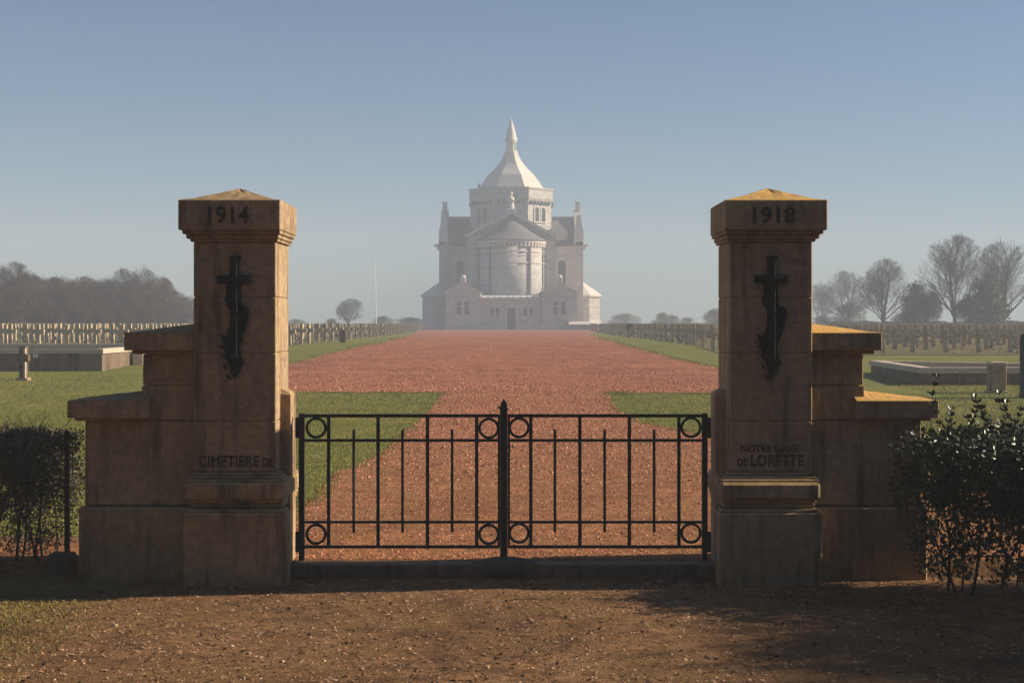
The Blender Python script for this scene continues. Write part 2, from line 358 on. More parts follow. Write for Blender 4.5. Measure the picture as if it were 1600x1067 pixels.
def pier(s):
    side = 'left' if s < 0 else 'right'
    cxs = mx(-2.37, s)
    lab = ('square stone gate pier left of the gate, dated 1914, with dark cross relief' if s < 0 else
           'square stone gate pier right of the gate, dated 1918, with golden lichened cap')
    t = thing('gate_pier', lab, 'gate pier', (cxs, 12.0, -0.12))
    # base: front plinth block with chamfered shoulders
    bm = bmesh.new()
    mbox(bm, s, -2.75, -1.888, 11.50, 11.74, -0.2, 0.50, bev=0.012)
    mbox(bm, s, -2.735, -2.0, 11.742, 12.40, -0.2, 0.50, bev=0.01)
    mbox(bm, s, -2.735, -1.905, 11.515, 11.742, 0.502, 0.522, bev=0.006)
    obj('base', bm, M_pier, t)
    bm = bmesh.new()
    # hollow neck, heavy band, stepped mouldings
    mbox(bm, s, -2.71, -1.935, 11.60, 12.385, 0.524, 0.572, bev=0.012)
    mbox(bm, s, -2.715, -1.925, 11.575, 12.39, 0.572, 0.60, bev=0.008)
    mbox(bm, s, -2.745, -1.905, 11.535, 12.40, 0.602, 0.748, bev=0.022)
    mbox(bm, s, -2.735, -1.925, 11.575, 12.39, 0.75, 0.768, bev=0.004)
    mbox(bm, s, -2.725, -1.955, 11.62, 12.38, 0.77, 0.79, bev=0.006)
    mbox(bm, s, -2.718, -1.985, 11.665, 12.375, 0.792, 0.815, bev=0.006)
    obj('base_moulding', bm, M_pier, t)
    # shaft in courses
    bm = bmesh.new()
    zs = [0.817, 1.25, 1.829, 2.304, 2.775]
    for z0, z1 in zip(zs, zs[1:]):
        mbox(bm, s, -2.71, -2.01, 11.71, 12.37, z0 + 0.003, z1 - 0.003, bev=0.007)
    mbox(bm, s, -2.70, -2.02, 11.72, 12.36, 0.80, 2.80)
    obj('shaft', bm, M_pier, t)
    bm = bmesh.new()
    mbox(bm, s, -2.735, -1.99, 11.69, 12.39, 2.777, 2.800, bev=0.004)
    mbox(bm, s, -2.765, -1.975, 11.665, 12.41, 2.801, 2.838, bev=0.008)
    mbox(bm, s, -2.79, -1.96, 11.635, 12.44, 2.839, 2.868, bev=0.005)
    obj('cap_moulding', bm, M_pier, t)
    # cap block with low pyramid
    bm = bmesh.new()
    mbox(bm, s, -2.816, -1.953, 11.60, 12.475, 2.870, 3.126, bev=0.008)
    x0, x1 = sorted((mx(-2.808, s), mx(-1.961, s)))
    y0, y1 = 11.61, 12.465
    n = 8; rg = []
    for k in range(n + 1):
        f = k / n; r = 1 - f
        zz = 3.124 + 0.135 * f ** 1.15
        pts = []
        m = 10
        cx, cy = (x0 + x1) / 2, (y0 + y1) / 2
        cor = [(x0, y0), (x1, y0), (x1, y1), (x0, y1)]
        for q in range(4):
            for j in range(m):
                u = j / m
                px = cor[q][0] * (1 - u) + cor[(q + 1) % 4][0] * u; py = cor[q][1] * (1 - u) + cor[(q + 1) % 4][1] * u
                wob = 0.012 * noise.noise((px * 7 + s, py * 7, f * 5)) if 0 < k else 0
                rr = max(r, 0.02)
                pts.append((cx + (px - cx) * rr, cy + (py - cy) * rr, zz + wob * (1 if k < n else 0)))
        rg.append(pts)
    rings(bm, rg)
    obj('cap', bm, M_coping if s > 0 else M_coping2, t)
    # gate jamb against the inner side
    bm = bmesh.new()
    x0, x1 = mx(-2.012, s), mx(-1.922, s)
    rings(bm, [[(x0, 11.94, -0.12), (x1, 11.94, -0.12), (x1, 12.23, -0.12), (x0, 12.23, -0.12)],
               [(x0, 11.94, 1.47), (x1, 11.94, 1.46), (x1, 12.23, 1.46), (x0, 12.23, 1.47)],
               [(x0, 11.96, 1.515), (x0 + (x1 - x0) * .8, 11.965, 1.485), (x0 + (x1 - x0) * .8, 12.21, 1.485), (x0, 12.22, 1.515)]])
    obj('gate_jamb', bm, M_pier, t)
    # emblem: cross entwined with a palm branch
    ex = -2.357 if s < 0 else 2.207
    bm = bmesh.new()
    pts = [(ex + (p[0] - 238) / 5.08 * .00544, EYE - ((390 + p[1] / 5.08) - HZ) * .00544) for p in EMB]
    prism(bm, pts, 'y', 11.675, 11.7095)
    e1 = obj('cross_relief', bm, M_bronze, t)
    bm = bmesh.new()
    box(bm, ex - 0.026, ex + 0.026, 11.655, 11.676, 1.78, 2.635, bev=0.006)
    box(bm, ex - 0.14, ex + 0.14, 11.657, 11.676, 2.43, 2.48, bev=0.006)
    for k in range(15):    # palm leaves
        f = k / 14; z = 2.22 - f * 0.62; xx = ex + 0.055 * math.sin(2.4 - f * 5.2)
        sgn = 1 if k % 2 else -1
        p0 = Vector((xx, 11.668, z)); d = Vector((sgn * 0.05, -0.012, 0.055)); n_ = Vector((0.014 * sgn, 0, -0.012))
        a1, a2, a3, a4 = [bm.verts.new(v) for v in (p0, p0 + d * .5 + n_, p0 + d, p0 + d * .5 - n_ + Vector((0, -.008, 0)))]
        bm.faces.new((a1, a2, a3, a4))
    obj('palm_and_cross_detail', bm, M_bronze, e1)
    yc = 11.5995
    if s < 0:
        text('date_lettering', '1914', (357 - 800) * .005395, 2.1 - (349.8 - 502) * .005395, 0.148, 0.345, yc, t)
        text('name_lettering', 'CIMETIERE', (357.5 - 800) * .005447, 2.1 - (729 - 502) * .005447, 0.098, 0.515, 11.709, t)
        text('name_lettering', 'DE', (419 - 800) * .005447, 2.1 - (728 - 502) * .005447, 0.068, 0.088, 11.709, t)
    else:
        text('date_lettering', '1918', (1209.5 - 800) * .005395, 2.1 - (349.3 - 502) * .005395, 0.142, 0.358, yc, t)
        text('name_lettering', 'NOTRE DAME', (1203 - 800) * .005447, 2.1 - (706.5 - 502) * .005447, 0.064, 0.495, 11.709, t)
        text('name_lettering', 'DE', (1160 - 800) * .005447, 2.1 - (727 - 502) * .005447, 0.06, 0.085, 11.709, t)
        text('name_lettering', 'LORETTE', (1214.5 - 800) * .005447, 2.1 - (728.5 - 502) * .005447, 0.102, 0.45, 11.709, t)
    return t
pier(-1); pier(1)

def hipcap(bm, s, xo, xi, y0, y1, z0, z1, rise):
    """coping block: level arris, top rising towards the pier and to its ridge"""
    mbox(bm, s, xo, xi, y0, y1, z0, z1, bev=0.006)
    ym = (y0 + y1) / 2; n = 10; rg = []
    for k in range(n + 1):
        f = k / n
        x = mx(xo + 0.008 + (xi - xo - 0.008) * f, s); zr = z1 - .002 + rise * f ** 0.9
        w_ = 0.006 * noise.noise((f * 6, s * 3, z0))
        rg.append([(x, y0 + .008, z1 - .002), (x, ym - .05, zr + w_), (x, ym + .05, zr + w_), (x, y1 - .008, z1 - .002), (x, y1 - .008, z1 - .02), (x, y0 + .008, z1 - .02)])
    rings(bm, rg)

def wing(s):
    side = 'left' if s < 0 else 'right'
    lab = ('stepped stone side wall left of the gate pier, its tops in shade' if s < 0 else
           'stepped stone side wall right of the gate pier with sunlit golden tops')
    t = thing('stepped_side_wall', lab, 'wall', (mx(-3.1, s), 12.05, -0.12))
    bm = bmesh.new()
    for z0, z1 in ((0.515, 1.245),):
        mbox(bm, s, -3.677, -2.735, 11.85, 12.30, z0 + .003, z1 - .003, bev=0.006)
    obj('lower_wall', bm, M_pier, t)
    bm = bmesh.new()
    mbox(bm, s, -3.19, -2.73, 11.852, 12.298, 1.25, 1.545, bev=0.006)
    mbox(bm, s, -3.18, -2.73, 11.854, 12.296, 1.551, 1.815, bev=0.006)
    obj('upper_wall', bm, M_pier, t)
    bm = bmesh.new()
    mbox(bm, s, -3.715, -2.752, 11.79, 12.34, -0.2, 0.505, bev=0.012)
    obj('plinth', bm, M_pier, t)
    bm = bmesh.new()
    mbox(bm, s, -3.755, -3.13, 11.81, 12.34, 1.247, 1.272, bev=0.004)
    hipcap(bm, s, -3.80, -3.10, 11.75, 12.40, 1.274, 1.425, 0.085)
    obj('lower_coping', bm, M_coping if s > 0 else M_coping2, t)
    bm = bmesh.new()
    mbox(bm, s, -3.265, -2.715, 11.81, 12.34, 1.818, 1.848, bev=0.004)
    hipcap(bm, s, -3.315, -2.713, 11.75, 12.40, 1.850, 2.005, 0.085)
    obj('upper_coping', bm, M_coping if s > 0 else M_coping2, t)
wing(-1); wing(1)

# threshold kerb between the piers
bm = bmesh.new()
for k in range(3):
    x0 = -1.9 + k * 1.24; box(bm, x0 + .002, x0 + 1.238, 11.86, 12.035, -0.25, 0.006, bev=0.01)
tag(obj('threshold_kerb', bm, stone_mat('kerb_stone', (0.12, 0.085, 0.06), (0.22, 0.16, 0.11))), 'long low stone threshold kerb running under the iron gate', 'kerb')
bm = bmesh.new()
lathe(bm, AX + .015, 11.97, [(0.0001, 0.05), (0.12, 0.048), (0.2, 0.03), (0.285, 0.008), (0.29, -0.1)][::-1], 20)
for v in bm.verts: v.co.x = AX + .015 + (v.co.x - AX - .015) * 1.05; v.co.y = 11.97 + (v.co.y - 11.97) * .5
tag(obj('gate_stop', bm, simple_mat('dark_concrete', (0.10, 0.082, 0.068), .9, 0, .3, 12, .2, .01), smooth=True), 'low dark concrete mound under the middle gate post', 'gate stop')

# ------------------------------------------------------------------ iron gate
GY = 12.05; GK = GY / F
def gx(px): return (px - CXP) * GK
def gzz(py): return EYE - (py - HZ) * GK
def leaf(name, label, x0p, x1p, stile_p, fulls, shorts, ringc, side, post_p):
    t = thing(name, label, 'gate', (gx(stile_p), GY, 0), 'two leaves of the iron gate')
    def rail(y0, y1):
        bm = bmesh.new(); box(bm, gx(x0p), gx(x1p), GY - .012, GY + .012, gzz(y1), gzz(y0), bev=.002); obj('rail', bm, M_iron, t)
    for a_, b_ in ((646.8, 652), (685.6, 690), (813.3, 817.3), (851.5, 856.2)): rail(a_, b_)
    bm = bmesh.new(); box(bm, gx(stile_p) - .024, gx(stile_p) + .024, GY - .024, GY + .024, 0.012, gzz(645.5), bev=.003); obj('stile', bm, M_iron, t)
    bm = bmesh.new(); box(bm, gx(post_p) - .010, gx(post_p) + .010, GY - .0115, GY + .0115, gzz(856), gzz(647)); obj('stile', bm, M_iron, t)
    for x in fulls:
        bm = bmesh.new(); box(bm, gx(x) - .015, gx(x) + .015, GY - .0085, GY + .0085, gzz(856) + .01, gzz(647) - .01, bev=.002); obj('bar', bm, M_iron, t)
    for x in shorts:
        bm = bmesh.new(); lathe(bm, gx(x), GY, [(.012, gzz(831.5)), (.013, gzz(828)), (.013, gzz(674)), (.010, gzz(670.5))], 8, .39); obj('bar', bm, M_iron, t)
    for cx, cy in ringc:
        bm = bmesh.new(); rg = []
        for i in range(28):
            an = 2 * math.pi * i / 28; ro, ri = .0935, .070
            c_, s_ = math.cos(an), math.sin(an)
            rg.append([(gx(cx) + ro * c_, GY - .010, gzz(cy) + ro * s_), (gx(cx) + ro * c_, GY + .010, gzz(cy) + ro * s_), (gx(cx) + ri * c_, GY + .010, gzz(cy) + ri * s_), (gx(cx) + ri * c_, GY - .010, gzz(cy) + ri * s_)])
        rg.append(rg[0]); rings(bm, rg, cap=False); bmesh.ops.remove_doubles(bm, verts=bm.verts, dist=1e-5); obj('ring', bm, M_iron, t)
    for yy in (668, 846):
        bm = bmesh.new(); d = -1 if side < 0 else 1
        a_, b_ = sorted((gx(stile_p) + d * .024, gx(stile_p) + d * .055))
        box(bm, a_, b_, GY - .018, GY + .018, gzz(yy) - .09, gzz(yy) + .09, bev=.004); obj('hinge', bm, M_iron, t)
    return t
L = leaf('gate_leaf', 'left leaf of the dark iron gate with corner rings, lawn behind it', 472, 780, 471.5, (513.5, 590.8, 668, 744.8), (552.7, 629, 706.4), ((494.0, 668.3), (494.0, 834.2), (763.8, 669), (763.8, 834.4)), -1, 779.5)
Rr = leaf('gate_leaf', 'right leaf of the dark iron gate with corner rings, red gravel behind it', 794, 1101, 1101, (829.4, 906, 983.4, 1060.7), (867, 944.7, 1022), ((811, 668.0), (811, 832.4), (1079.6, 667.5), (1079.6, 832.4)), 1, 795)
t = thing('gate_post', 'thick central iron gate post with spearhead tip', 'gate post', (gx(787.2), GY - .03, 0))
bm = bmesh.new(); box(bm, gx(787.2) - .032, gx(787.2) + .032, GY - .06, GY + .0, -0.02, gzz(641), bev=.005); obj('post', bm, M_iron, t)
bm = bmesh.new()
def sq(r, z, ry=None): ry = ry or r; x, y = gx(787.2), GY - .03; return [(x - r, y - ry, z), (x + r, y - ry, z), (x + r, y + ry, z), (x - r, y + ry, z)]
rings(bm, [sq(.030, gzz(641.5)), sq(.036, gzz(639.5)), sq(.038, gzz(637.5)), sq(.026, gzz(635.5)), sq(.030, gzz(633)), sq(.022, gzz(629)), sq(.012, gzz(625.5)), sq(.003, gzz(622.5))])
obj('spearhead', bm, M_iron, t)
bm = bmesh.new(); box(bm, gx(787.2) - .052, gx(787.2) - .030, GY - .05, GY - .02, gzz(638), gzz(634.5), bev=.003)
obj('latch', bm, M_iron, t)
bm = bmesh.new(); box(bm, gx(793) , gx(797.5), GY - .055, GY - .03, gzz(702), gzz(692), bev=.004)
obj('latch_plate', bm, M_iron, t)
bm = bmesh.new()
rings(bm, [[(gx(799.5) + math.sin(k * .5) * .012 + r * math.cos(q * math.pi / 3), GY - .04 + r * math.sin(q * math.pi / 3), gzz(692 + k * 2.2)) for q in range(6)] for k, r in enumerate((.003, .006, .007, .006, .003))])
obj('latch_handle', bm, simple_mat('worn_steel', (.35, .27, .2), .4, .6), t)

# ------------------------------------------------------------------ low walls round the mass graves
def lowwall(name, label, poly, z0s, ztop, thick, closed=True, extra=None):
    xs = sum(p[0] for p in poly) / len(poly); ys = sum(p[1] for p in poly) / len(poly)
    t = thing(name, label, 'wall', (xs, ys, gz(ys)))
    c = Vector((xs, ys)); n = len(poly)
    def inset(d):
        out = []
        for i in range(n):
            p0, p1, p2 = Vector(poly[i - 1]), Vector(poly[i]), Vector(poly[(i + 1) % n])
            n1 = (p1 - p0).normalized(); n2 = (p2 - p1).normalized()
            n1 = Vector((-n1.y, n1.x)); n2 = Vector((-n2.y, n2.x))
            m_ = (n1 + n2); m_ = m_ / max(.3, m_.dot(n1)) if m_.length > .1 else n1
            out.append(p1 + m_ * d)
        return out
    def ringwall(o, i_, za, zb):
        bm = bmesh.new(); A, Bq = inset(o), inset(i_)
        for k in range(n):
            k2 = (k + 1) % n
            P_ = [A[k], A[k2], Bq[k2], Bq[k]]
            lo = [bm.verts.new((p.x, p.y, (za if za is not None else gz(p.y) - .1))) for p in P_]
            hi = [bm.verts.new((p.x, p.y, zb)) for p in P_]
            fs_ = [bm.faces.new(hi), bm.faces.new((lo[0], lo[1], hi[1], hi[0])), bm.faces.new((lo[3], lo[2], hi[2], hi[3])), bm.faces.new((lo[0], lo[1], lo[2], lo[3]))]
            bmesh.ops.recalc_face_normals(bm, faces=fs_)
        bmesh.ops.remove_doubles(bm, verts=bm.verts, dist=1e-4)
        return bm
    obj('wall', ringwall(0.05, thick - .05, None, ztop - .16), M_wall, t)
    obj('coping', ringwall(0.0, thick, ztop - .158, ztop), M_wallcop, t)
    return t
tl = lowwall('grave_enclosure', 'low rectangular stone enclosure on the lawn left of the stepped wall', [(-32, 46.0), (-13.67, 46.0), (-13.67, 56.5), (-32, 56.5)], None, 1.18, 0.38)
bm = bmesh.new(); box(bm, -13.62, -13.25, 49.4, 56.0, 0.3, 1.02, bev=.01); obj('step_block', bm, M_wallcop, tl)
for x in (52.0, 56.4):
    X = (x - 800) * 45.96 / F
    bm = bmesh.new(); box(bm, X - .035, X + .035, 46.02, 46.045, .88, 1.02); obj('white_tag', bm, M_white, tl)
lowwall('grave_enclosure', 'low slanting stone enclosure on the lawn right of the stepped wall', [(11.3, 38.0), (30.0, 38.6), (30.0, 41.5), (16.5, 41.3), (11.72, 45.2)], None, 0.82, 0.36)

# ------------------------------------------------------------------ crosses
def cross_bm(h, wd, span, th, armz, armh, taper=.9):
    bm = bmesh.new()
    o = [(-wd / 2, -.1), (wd / 2, -.1), (wd / 2 * taper, armz), (span / 2, armz), (span / 2, armz + armh), (wd / 2 * taper, armz + armh), (wd / 2 * taper, h), (-wd / 2 * taper, h), (-wd / 2 * taper, armz + armh), (-span / 2, armz + armh), (-span / 2, armz), (-wd / 2 * taper, armz)]
    prism(bm, o, 'y', -th / 2, th / 2)
    return bm
def big_cross(label, x, y, h, wd, span, th, armz, armh, flute):
    t = thing('memorial_cross', label, 'stone cross', (x, y, gz(y)))
    bm = cross_bm(h, wd, span, th, armz, armh, .95); bmesh.ops.bevel(bm, geom=bm.edges[:], offset=.012, segments=1, affect='EDGES')
    obj('cross', bm, M_wall, t, world=False)
    bm = bmesh.new(); box(bm, -wd * .75, wd * .75, -th * .9, th * .9, -.12, .07, bev=.015); obj('foot', bm, M_pier, t, world=False)
    if flute:
        bm = bmesh.new()
        box(bm, wd * .25, wd * .5, -th * .5 - .09, -th * .5 - .002, .06, armz - .02, bev=.006); box(bm, wd * .25, wd * .5, -th * .5 - .09, -th * .5 - .002, armz + armh + .02, h - .06, bev=.006)
        obj('front_rib', bm, M_wallcop, t, world=False)
    bm = bmesh.new(); box(bm, -wd * .35, wd * .35, -th * .5 - .02, -th * .5 - .001, armz * .62, armz * .82, bev=.003); obj('plaque', bm, M_bronze, t, world=False)
XB, YB = (37 - 800) * 40.5 / F, 40.5
big_cross('low narrow stone cross on the lawn before the left enclosure', XB, YB, 1.0, .22, .34, .18, .56, .2, True)
XC, YC = (1557 - 800) * 34.7 / F, 34.7
t = thing('stone_post', 'low square weathered stone post on the lawn before the right enclosure', 'post', (XC, YC, gz(YC)))
bm = bmesh.new(); box(bm, -.20, .20, -.16, .16, -.1, .70, bev=.012); obj('shaft', bm, M_pier, t, world=False)
bm = bmesh.new(); box(bm, -.215, .215, -.175, .175, .702, .79, bev=.02); obj('cap', bm, M_wallcop, t, world=False)
bm = bmesh.new(); box(bm, -.25, .25, -.2, .2, -.12, .05, bev=.015); obj('foot', bm, M_pier, t, world=False)
# dark round-topped bollard at the right edge
bm = bmesh.new(); lathe(bm, (1604.5 - 800) * 33 / F, 33, [(.19, gz(33) - .1), (.19, gz(33) + .08), (.165, gz(33) + .1), (.165, 1.62), (.15, 1.74), (.1, 1.81), (.02, 1.83)], 18)
tag(obj('bollard', bm, M_iron, smooth=True), 'dark round-topped post at the right edge beside the enclosure', 'bollard')

me_cross = bpy.data.meshes.new('grave_cross')
bm = cross_bm(1.02, .17, .58, .15, .60, .17); bmesh.ops.bevel(bm, geom=bm.edges[:], offset=.008, segments=1, affect='EDGES'); bm.to_mesh(me_cross); bm.free(); me_cross.materials.append(M_cross)
cross_pts = []
rnd = random.Random(4)
def inview(x, y): return abs(x) < 0.385 * y
for side in (-1, 1):
    y = 66.4 if side < 0 else 58.2
    row = 0
    while y < 200:
        x = 10.7 if side < 0 else 8.9
        if y > 120: x += (y - 120) * .03
        col = 0
        while x < 95:
            X = side * x
            if inview(X, y) and not (col % 14 == 13) and not (row % 12 == 11):
                cross_pts.append((X + rnd.uniform(-.04, .04), y + rnd.uniform(-.06, .06), side, rnd.uniform(-.03, .03)))
            x += 1.35; col += 1
        y += 3.1 if side < 0 else 3.0; row += 1
def hidden(x, y):
    p = 800 + x * F / y
    return 303 < p < 440 or 1125 < p < 1262
vis = [c for c in cross_pts if not hidden(c[0], c[1])]
vis.sort(key=lambda c: c[1])
ind, rest = vis[:292], vis[292:]
GL = {-1: ('cream stone grave cross in the rows left of the avenue', 'grave crosses left of the avenue'),
      1: ('shaded stone grave cross in the rows right of the avenue', 'grave crosses right of the avenue')}
WH = {-1: 'left of', 1: 'right of'}
for X, Y, sd_, rz in ind:
    o = bpy.data.objects.new('grave_cross', me_cross); COL.objects.link(o)
    o.location = (X, Y, gz(Y)); o.rotation_euler = (rz, rz * 1.3, rz * 2); o.scale = (1, 1, .98 + abs(rz) * 2)
    rown = round((Y - (66.4 if sd_ < 0 else 58.2)) / (3.1 if sd_ < 0 else 3.0)); edge_ = abs(X) < (11.2 if sd_ < 0 else 9.4)
    lb = ('cream' if sd_ < 0 else 'shaded') + ' grave cross ' + ('at the avenue edge ' if edge_ else '') + 'in the ' + (['front row', 'second row', 'third row', 'fourth row'] + ['rows farther back'] * 40)[rown] + ' %s the avenue' % WH[sd_]
    tag(o, lb, 'grave cross', GL[sd_][1])
vs, fs = [], []
base = [(-.072, -.1), (.072, -.1), (.068, .60), (.28, .60), (.28, .75), (.068, .75), (.068, 1.02), (-.068, 1.02), (-.068, .75), (-.28, .75), (-.28, .60), (-.068, .60)]
for X, Y, sd_, rz in rest:
    n0 = len(vs); z = gz(Y)
    for yy in (-.065, .065):
        for p in base: vs.append((X + p[0], Y + yy, z + p[1]))
    fs.append(tuple(range(n0, n0 + 12))); fs.append(tuple(range(n0 + 23, n0 + 11, -1)))
    for i in range(12): fs.append((n0 + i, n0 + 12 + i, n0 + 12 + (i + 1) % 12, n0 + (i + 1) % 12))
tag(pyobj('far_grave_crosses', vs, fs, M_cross), 'countless far pale grave crosses merging into rows towards the chapel', 'grave crosses', kind='stuff')
print('crosses', len(ind), len(rest))
V, Q = [], []
for X, Y, sd_, rz in cross_pts:
    if rnd.random() < .25: continue
    k = rnd.randint(3, 9); hh = rnd.uniform(.08, .42) * (1 if rnd.random() < .8 else 1.5)
    for _ in range(k):
        b0 = len(V); x = X + rnd.gauss(0, .28); y = Y - .45 + rnd.gauss(0, .25); z = gz(y) + rnd.random() * hh; u = Vector((rnd.gauss(0, 1), rnd.gauss(0, 1), rnd.gauss(0, 1))).normalized() * rnd.uniform(.05, .13); w_ = u.cross(Vector((rnd.gauss(0, 1), rnd.gauss(0, 1), rnd.gauss(0, 1)))).normalized() * .06; p = Vector((x, y, z))
        for q in (p - u, p + w_, p + u, p - w_): V.append(tuple(q))
        Q.append((b0, b0 + 1, b0 + 2, b0 + 3))
tag(pyobj('grave_plants', V, Q, leaf_mat('grave_plant_leaves', (0.05, 0.045, 0.02), (0.15, 0.10, 0.05), .8, 1.5)), 'low clumps of plants and bare rose bushes between the grave crosses', 'grave plants', kind='stuff')
# upright slab among the left crosses, two small clipped bushes among the right ones
X, _ = at(537.5, 0, 76)
bm = bmesh.new(); prism(bm, [(X - .16, gz(76) - .1), (X + .16, gz(76) - .1), (X + .16, gz(76) + .62), (X + .1, gz(76) + .7), (X - .1, gz(76) + .7), (X - .16, gz(76) + .62)], 'y', 75.4, 75.55)
tag(obj('headstone', bm, M_wall), 'single grey upright headstone at the front of the left crosses', 'headstone')
for (pa, pb, lab) in ((1543, 1559, 'pale square stone monument beyond the right grave rows, under the trees'), (1566, 1583, 'grey block monument beyond the right grave rows, right of the paler one')):
    d = 140; xa, xb = at(pa, 0, d)[0], at(pb, 0, d)[0]
    t = thing('stone_monument', lab, 'monument', ((xa + xb) / 2, d, gz(d)))
    bm = bmesh.new(); box(bm, xa + .06, xb - .06, d, d + 1, gz(d) - .1, 1.62, bev=.02); obj('block', bm, M_wall, t)
    bm = bmesh.new(); box(bm, xa, xb, d - .06, d + 1.06, 1.622, 1.78 if pa < 1550 else 1.7, bev=.02); obj('top_slab', bm, M_wallcop, t)

# ------------------------------------------------------------------ chapel
CX = -0.15
ch = thing('chapel', 'large pale stone chapel with octagonal tower and spire at the avenue end', 'chapel', (CX, 247, 0.76))
def cobj(name, bm, m, parent=None, smooth=False):
    """mesh given in chapel coordinates: x from the axis, y and z in world"""
    for v in bm.verts: v.co.x += CX
    return obj(name, bm, m, parent or ch, smooth)
Z0 = 0.6
def arch_pts(x0, x1, z0, z1, n=10):
    r = (x1 - x0) / 2; cx = (x0 + x1) / 2
    return [(x0, z0), (x1, z0)] + [(cx + r * math.cos(math.pi * i / n), z1 - r + r * math.sin(math.pi * i / n)) for i in range(n + 1)]
def arch_window(parent, M_, w_, z0, z1, fr=.22):
    """window on the plane y=0 facing -y, placed by matrix M_ (chapel coordinates)"""
    bm = bmesh.new(); o = arch_pts(-w_ / 2 - fr, w_ / 2 + fr, z0, z1 + fr); i_ = arch_pts(-w_ / 2, w_ / 2, z0, z1)
    n = len(o); rg = []
    for a_, b_ in zip(o, i_): rg.append([(a_[0], .02, a_[1]), (a_[0], -.16, a_[1]), (b_[0], -.16, b_[1]), (b_[0], .02, b_[1])])
    rg.append(rg[0]); rings(bm, rg, cap=False); bmesh.ops.remove_doubles(bm, verts=bm.verts, dist=1e-4)
    box(bm, -w_ / 2 - fr - .1, w_ / 2 + fr + .1, -.24, .02, z0 - .22, z0 - .002)
    bm.transform(M_); f = cobj('window_frame', bm, M_chtrim, parent)
    bm = bmesh.new(); prism(bm, i_, 'y', -.03, .01); bm.transform(M_)
    g = cobj('window', bm, M_glass, f)
    return f
I4 = lambda x, y: Matrix.Translation((x, y, 0))
# -- annex in front
AF = 216.0
bm = bmesh.new()
box(bm, -4.8, 4.68, AF + .4, 224, Z0, 5.55); cobj('annex_wall', bm, M_chapel)
bm = bmesh.new(); box(bm, -4.8, 4.68, AF + .12, 224.05, 5.552, 5.72); box(bm, -4.8, 4.68, AF + .2, AF + .398, Z0, 1.25)
cobj('annex_cornice', bm, M_chtrim)
# sloping rooflight strip behind the cornice
sk = None
bm = bmesh.new(); prism(bm, [(AF + .9, 5.722), (AF + 6.6, 5.722), (AF + 6.6, 6.45), (AF + .9, 5.80)], 'x', -4.7, 4.6); sk = cobj('annex_roof', bm, M_lead)
for k in range(9):
    x = -4.6 + k * 1.02
    bm = bmesh.new(); prism(bm, [(AF + .8, 5.80), (AF + 3.8, 6.16), (AF + 3.8, 6.21), (AF + .8, 5.95)], 'x', x, x + .88); cobj('rooflight', bm, M_sky, sk)
def gable(x0, x1):
    xm = (x0 + x1) / 2
    bm = bmesh.new(); prism(bm, [(x0, Z0), (x1, Z0), (x1, 6.45), (xm, 8.15), (x0, 6.45)], 'y', AF, 228.9); wl = cobj('gable_wall', bm, M_chapel)
    bm = bmesh.new()
    # flared plinth
    rings(bm, [[(x0 - .28, AF - .28, Z0), (x1 + .28, AF - .28, Z0), (x1 + .28, 228, Z0), (x0 - .28, 228, Z0)], [(x0 - .16, AF - .18, 1.35), (x1 + .16, AF - .18, 1.35), (x1 + .16, 228, 1.35), (x0 - .16, 228, 1.35)], [(x0 - .02, AF - .03, 1.9), (x1 + .02, AF - .03, 1.9), (x1 + .02, 228, 1.9), (x0 - .02, 228, 1.9)]])
    box(bm, x0 - .03, x1 + .03, AF - .06, AF + .3, 5.62, 5.78)
    cobj('plinth', bm, M_chapel, wl)
    # coping
    for sg, xe in ((-1, x0), (1, x1)):
        bm = bmesh.new(); o = [(xm, 8.16), (xm, 8.42), (xe + sg * -.45, 7.02), (xe + sg * .3, 6.78), (xe + sg * .3, 6.5), (xe, 6.46)]
        prism(bm, o, 'y', AF - .18, AF + .35); cobj('coping', bm, M_chtrim, wl)
        bm = bmesh.new(); prism(bm, [(xm, 8.155), (xm, 8.30), (xe + sg * .1, 6.60), (xe + sg * .1, 6.455)], 'y', AF + .352, 228.9); cobj('roof_slope', bm, M_slate2, wl)
    bm = bmesh.new(); box(bm, xm - .42, xm + .42, AF - .2, AF + .6, 8.0, 8.95, bev=.05); lathe(bm, xm, AF + .2, [(.42, 8.95), (.4, 9.15), (.28, 9.32), (.05, 9.4)], 12); cobj('finial', bm, M_chtrim, wl)
    for dx in (-.62, .62):
        bm = bmesh.new(); c = xm + dx - .05
        box(bm, c - .48, c + .48, AF - .05, AF + .1, 2.95, 5.35); wf = cobj('window_frame', bm, M_chtrim, wl)
        bm = bmesh.new(); box(bm, c - .36, c + .36, AF - .056, AF + .04, 3.1, 4.42); box(bm, c - .36, c + .36, AF - .056, AF + .04, 4.55, 5.22); cobj('window', bm, M_glass, wf)
gable(-10.25, -4.8); gable(4.83, 10.45)
def small_win(x0, x1, z0, z1, y):
    bm = bmesh.new(); box(bm, x0 - .1, x1 + .1, y - .06, y + .05, z0 - .12, z1 + .1); f = cobj('window_frame', bm, M_chtrim)
    bm = bmesh.new(); box(bm, x0, x1, y - .066, y + .04, z0, z1); cobj('window', bm, M_glass, f)
for p0, p1 in ((766, 771.6), (775, 780.4), (818, 824), (827.7, 832.7)):
    small_win(at(p0, 0, AF + .4)[0] - CX, at(p1, 0, AF + .4)[0] - CX, 3.0, 4.2, AF + .4)
bm = bmesh.new(); box(bm, -.85, .95, AF + .22, AF + .5, Z0, 4.45); df = cobj('door_frame', bm, M_chtrim)
bm = bmesh.new(); box(bm, -.6, .70, AF + .2, AF + .3, Z0, 4.22); dr = cobj('door', bm, M_door, df)
bm = bmesh.new(); box(bm, .04, .07, AF + .17, AF + .199, Z0 + .1, 4.2); box(bm, .14, .3, AF + .14, AF + .199, 1.85, 1.95); cobj('door_handle', bm, M_lead, dr)
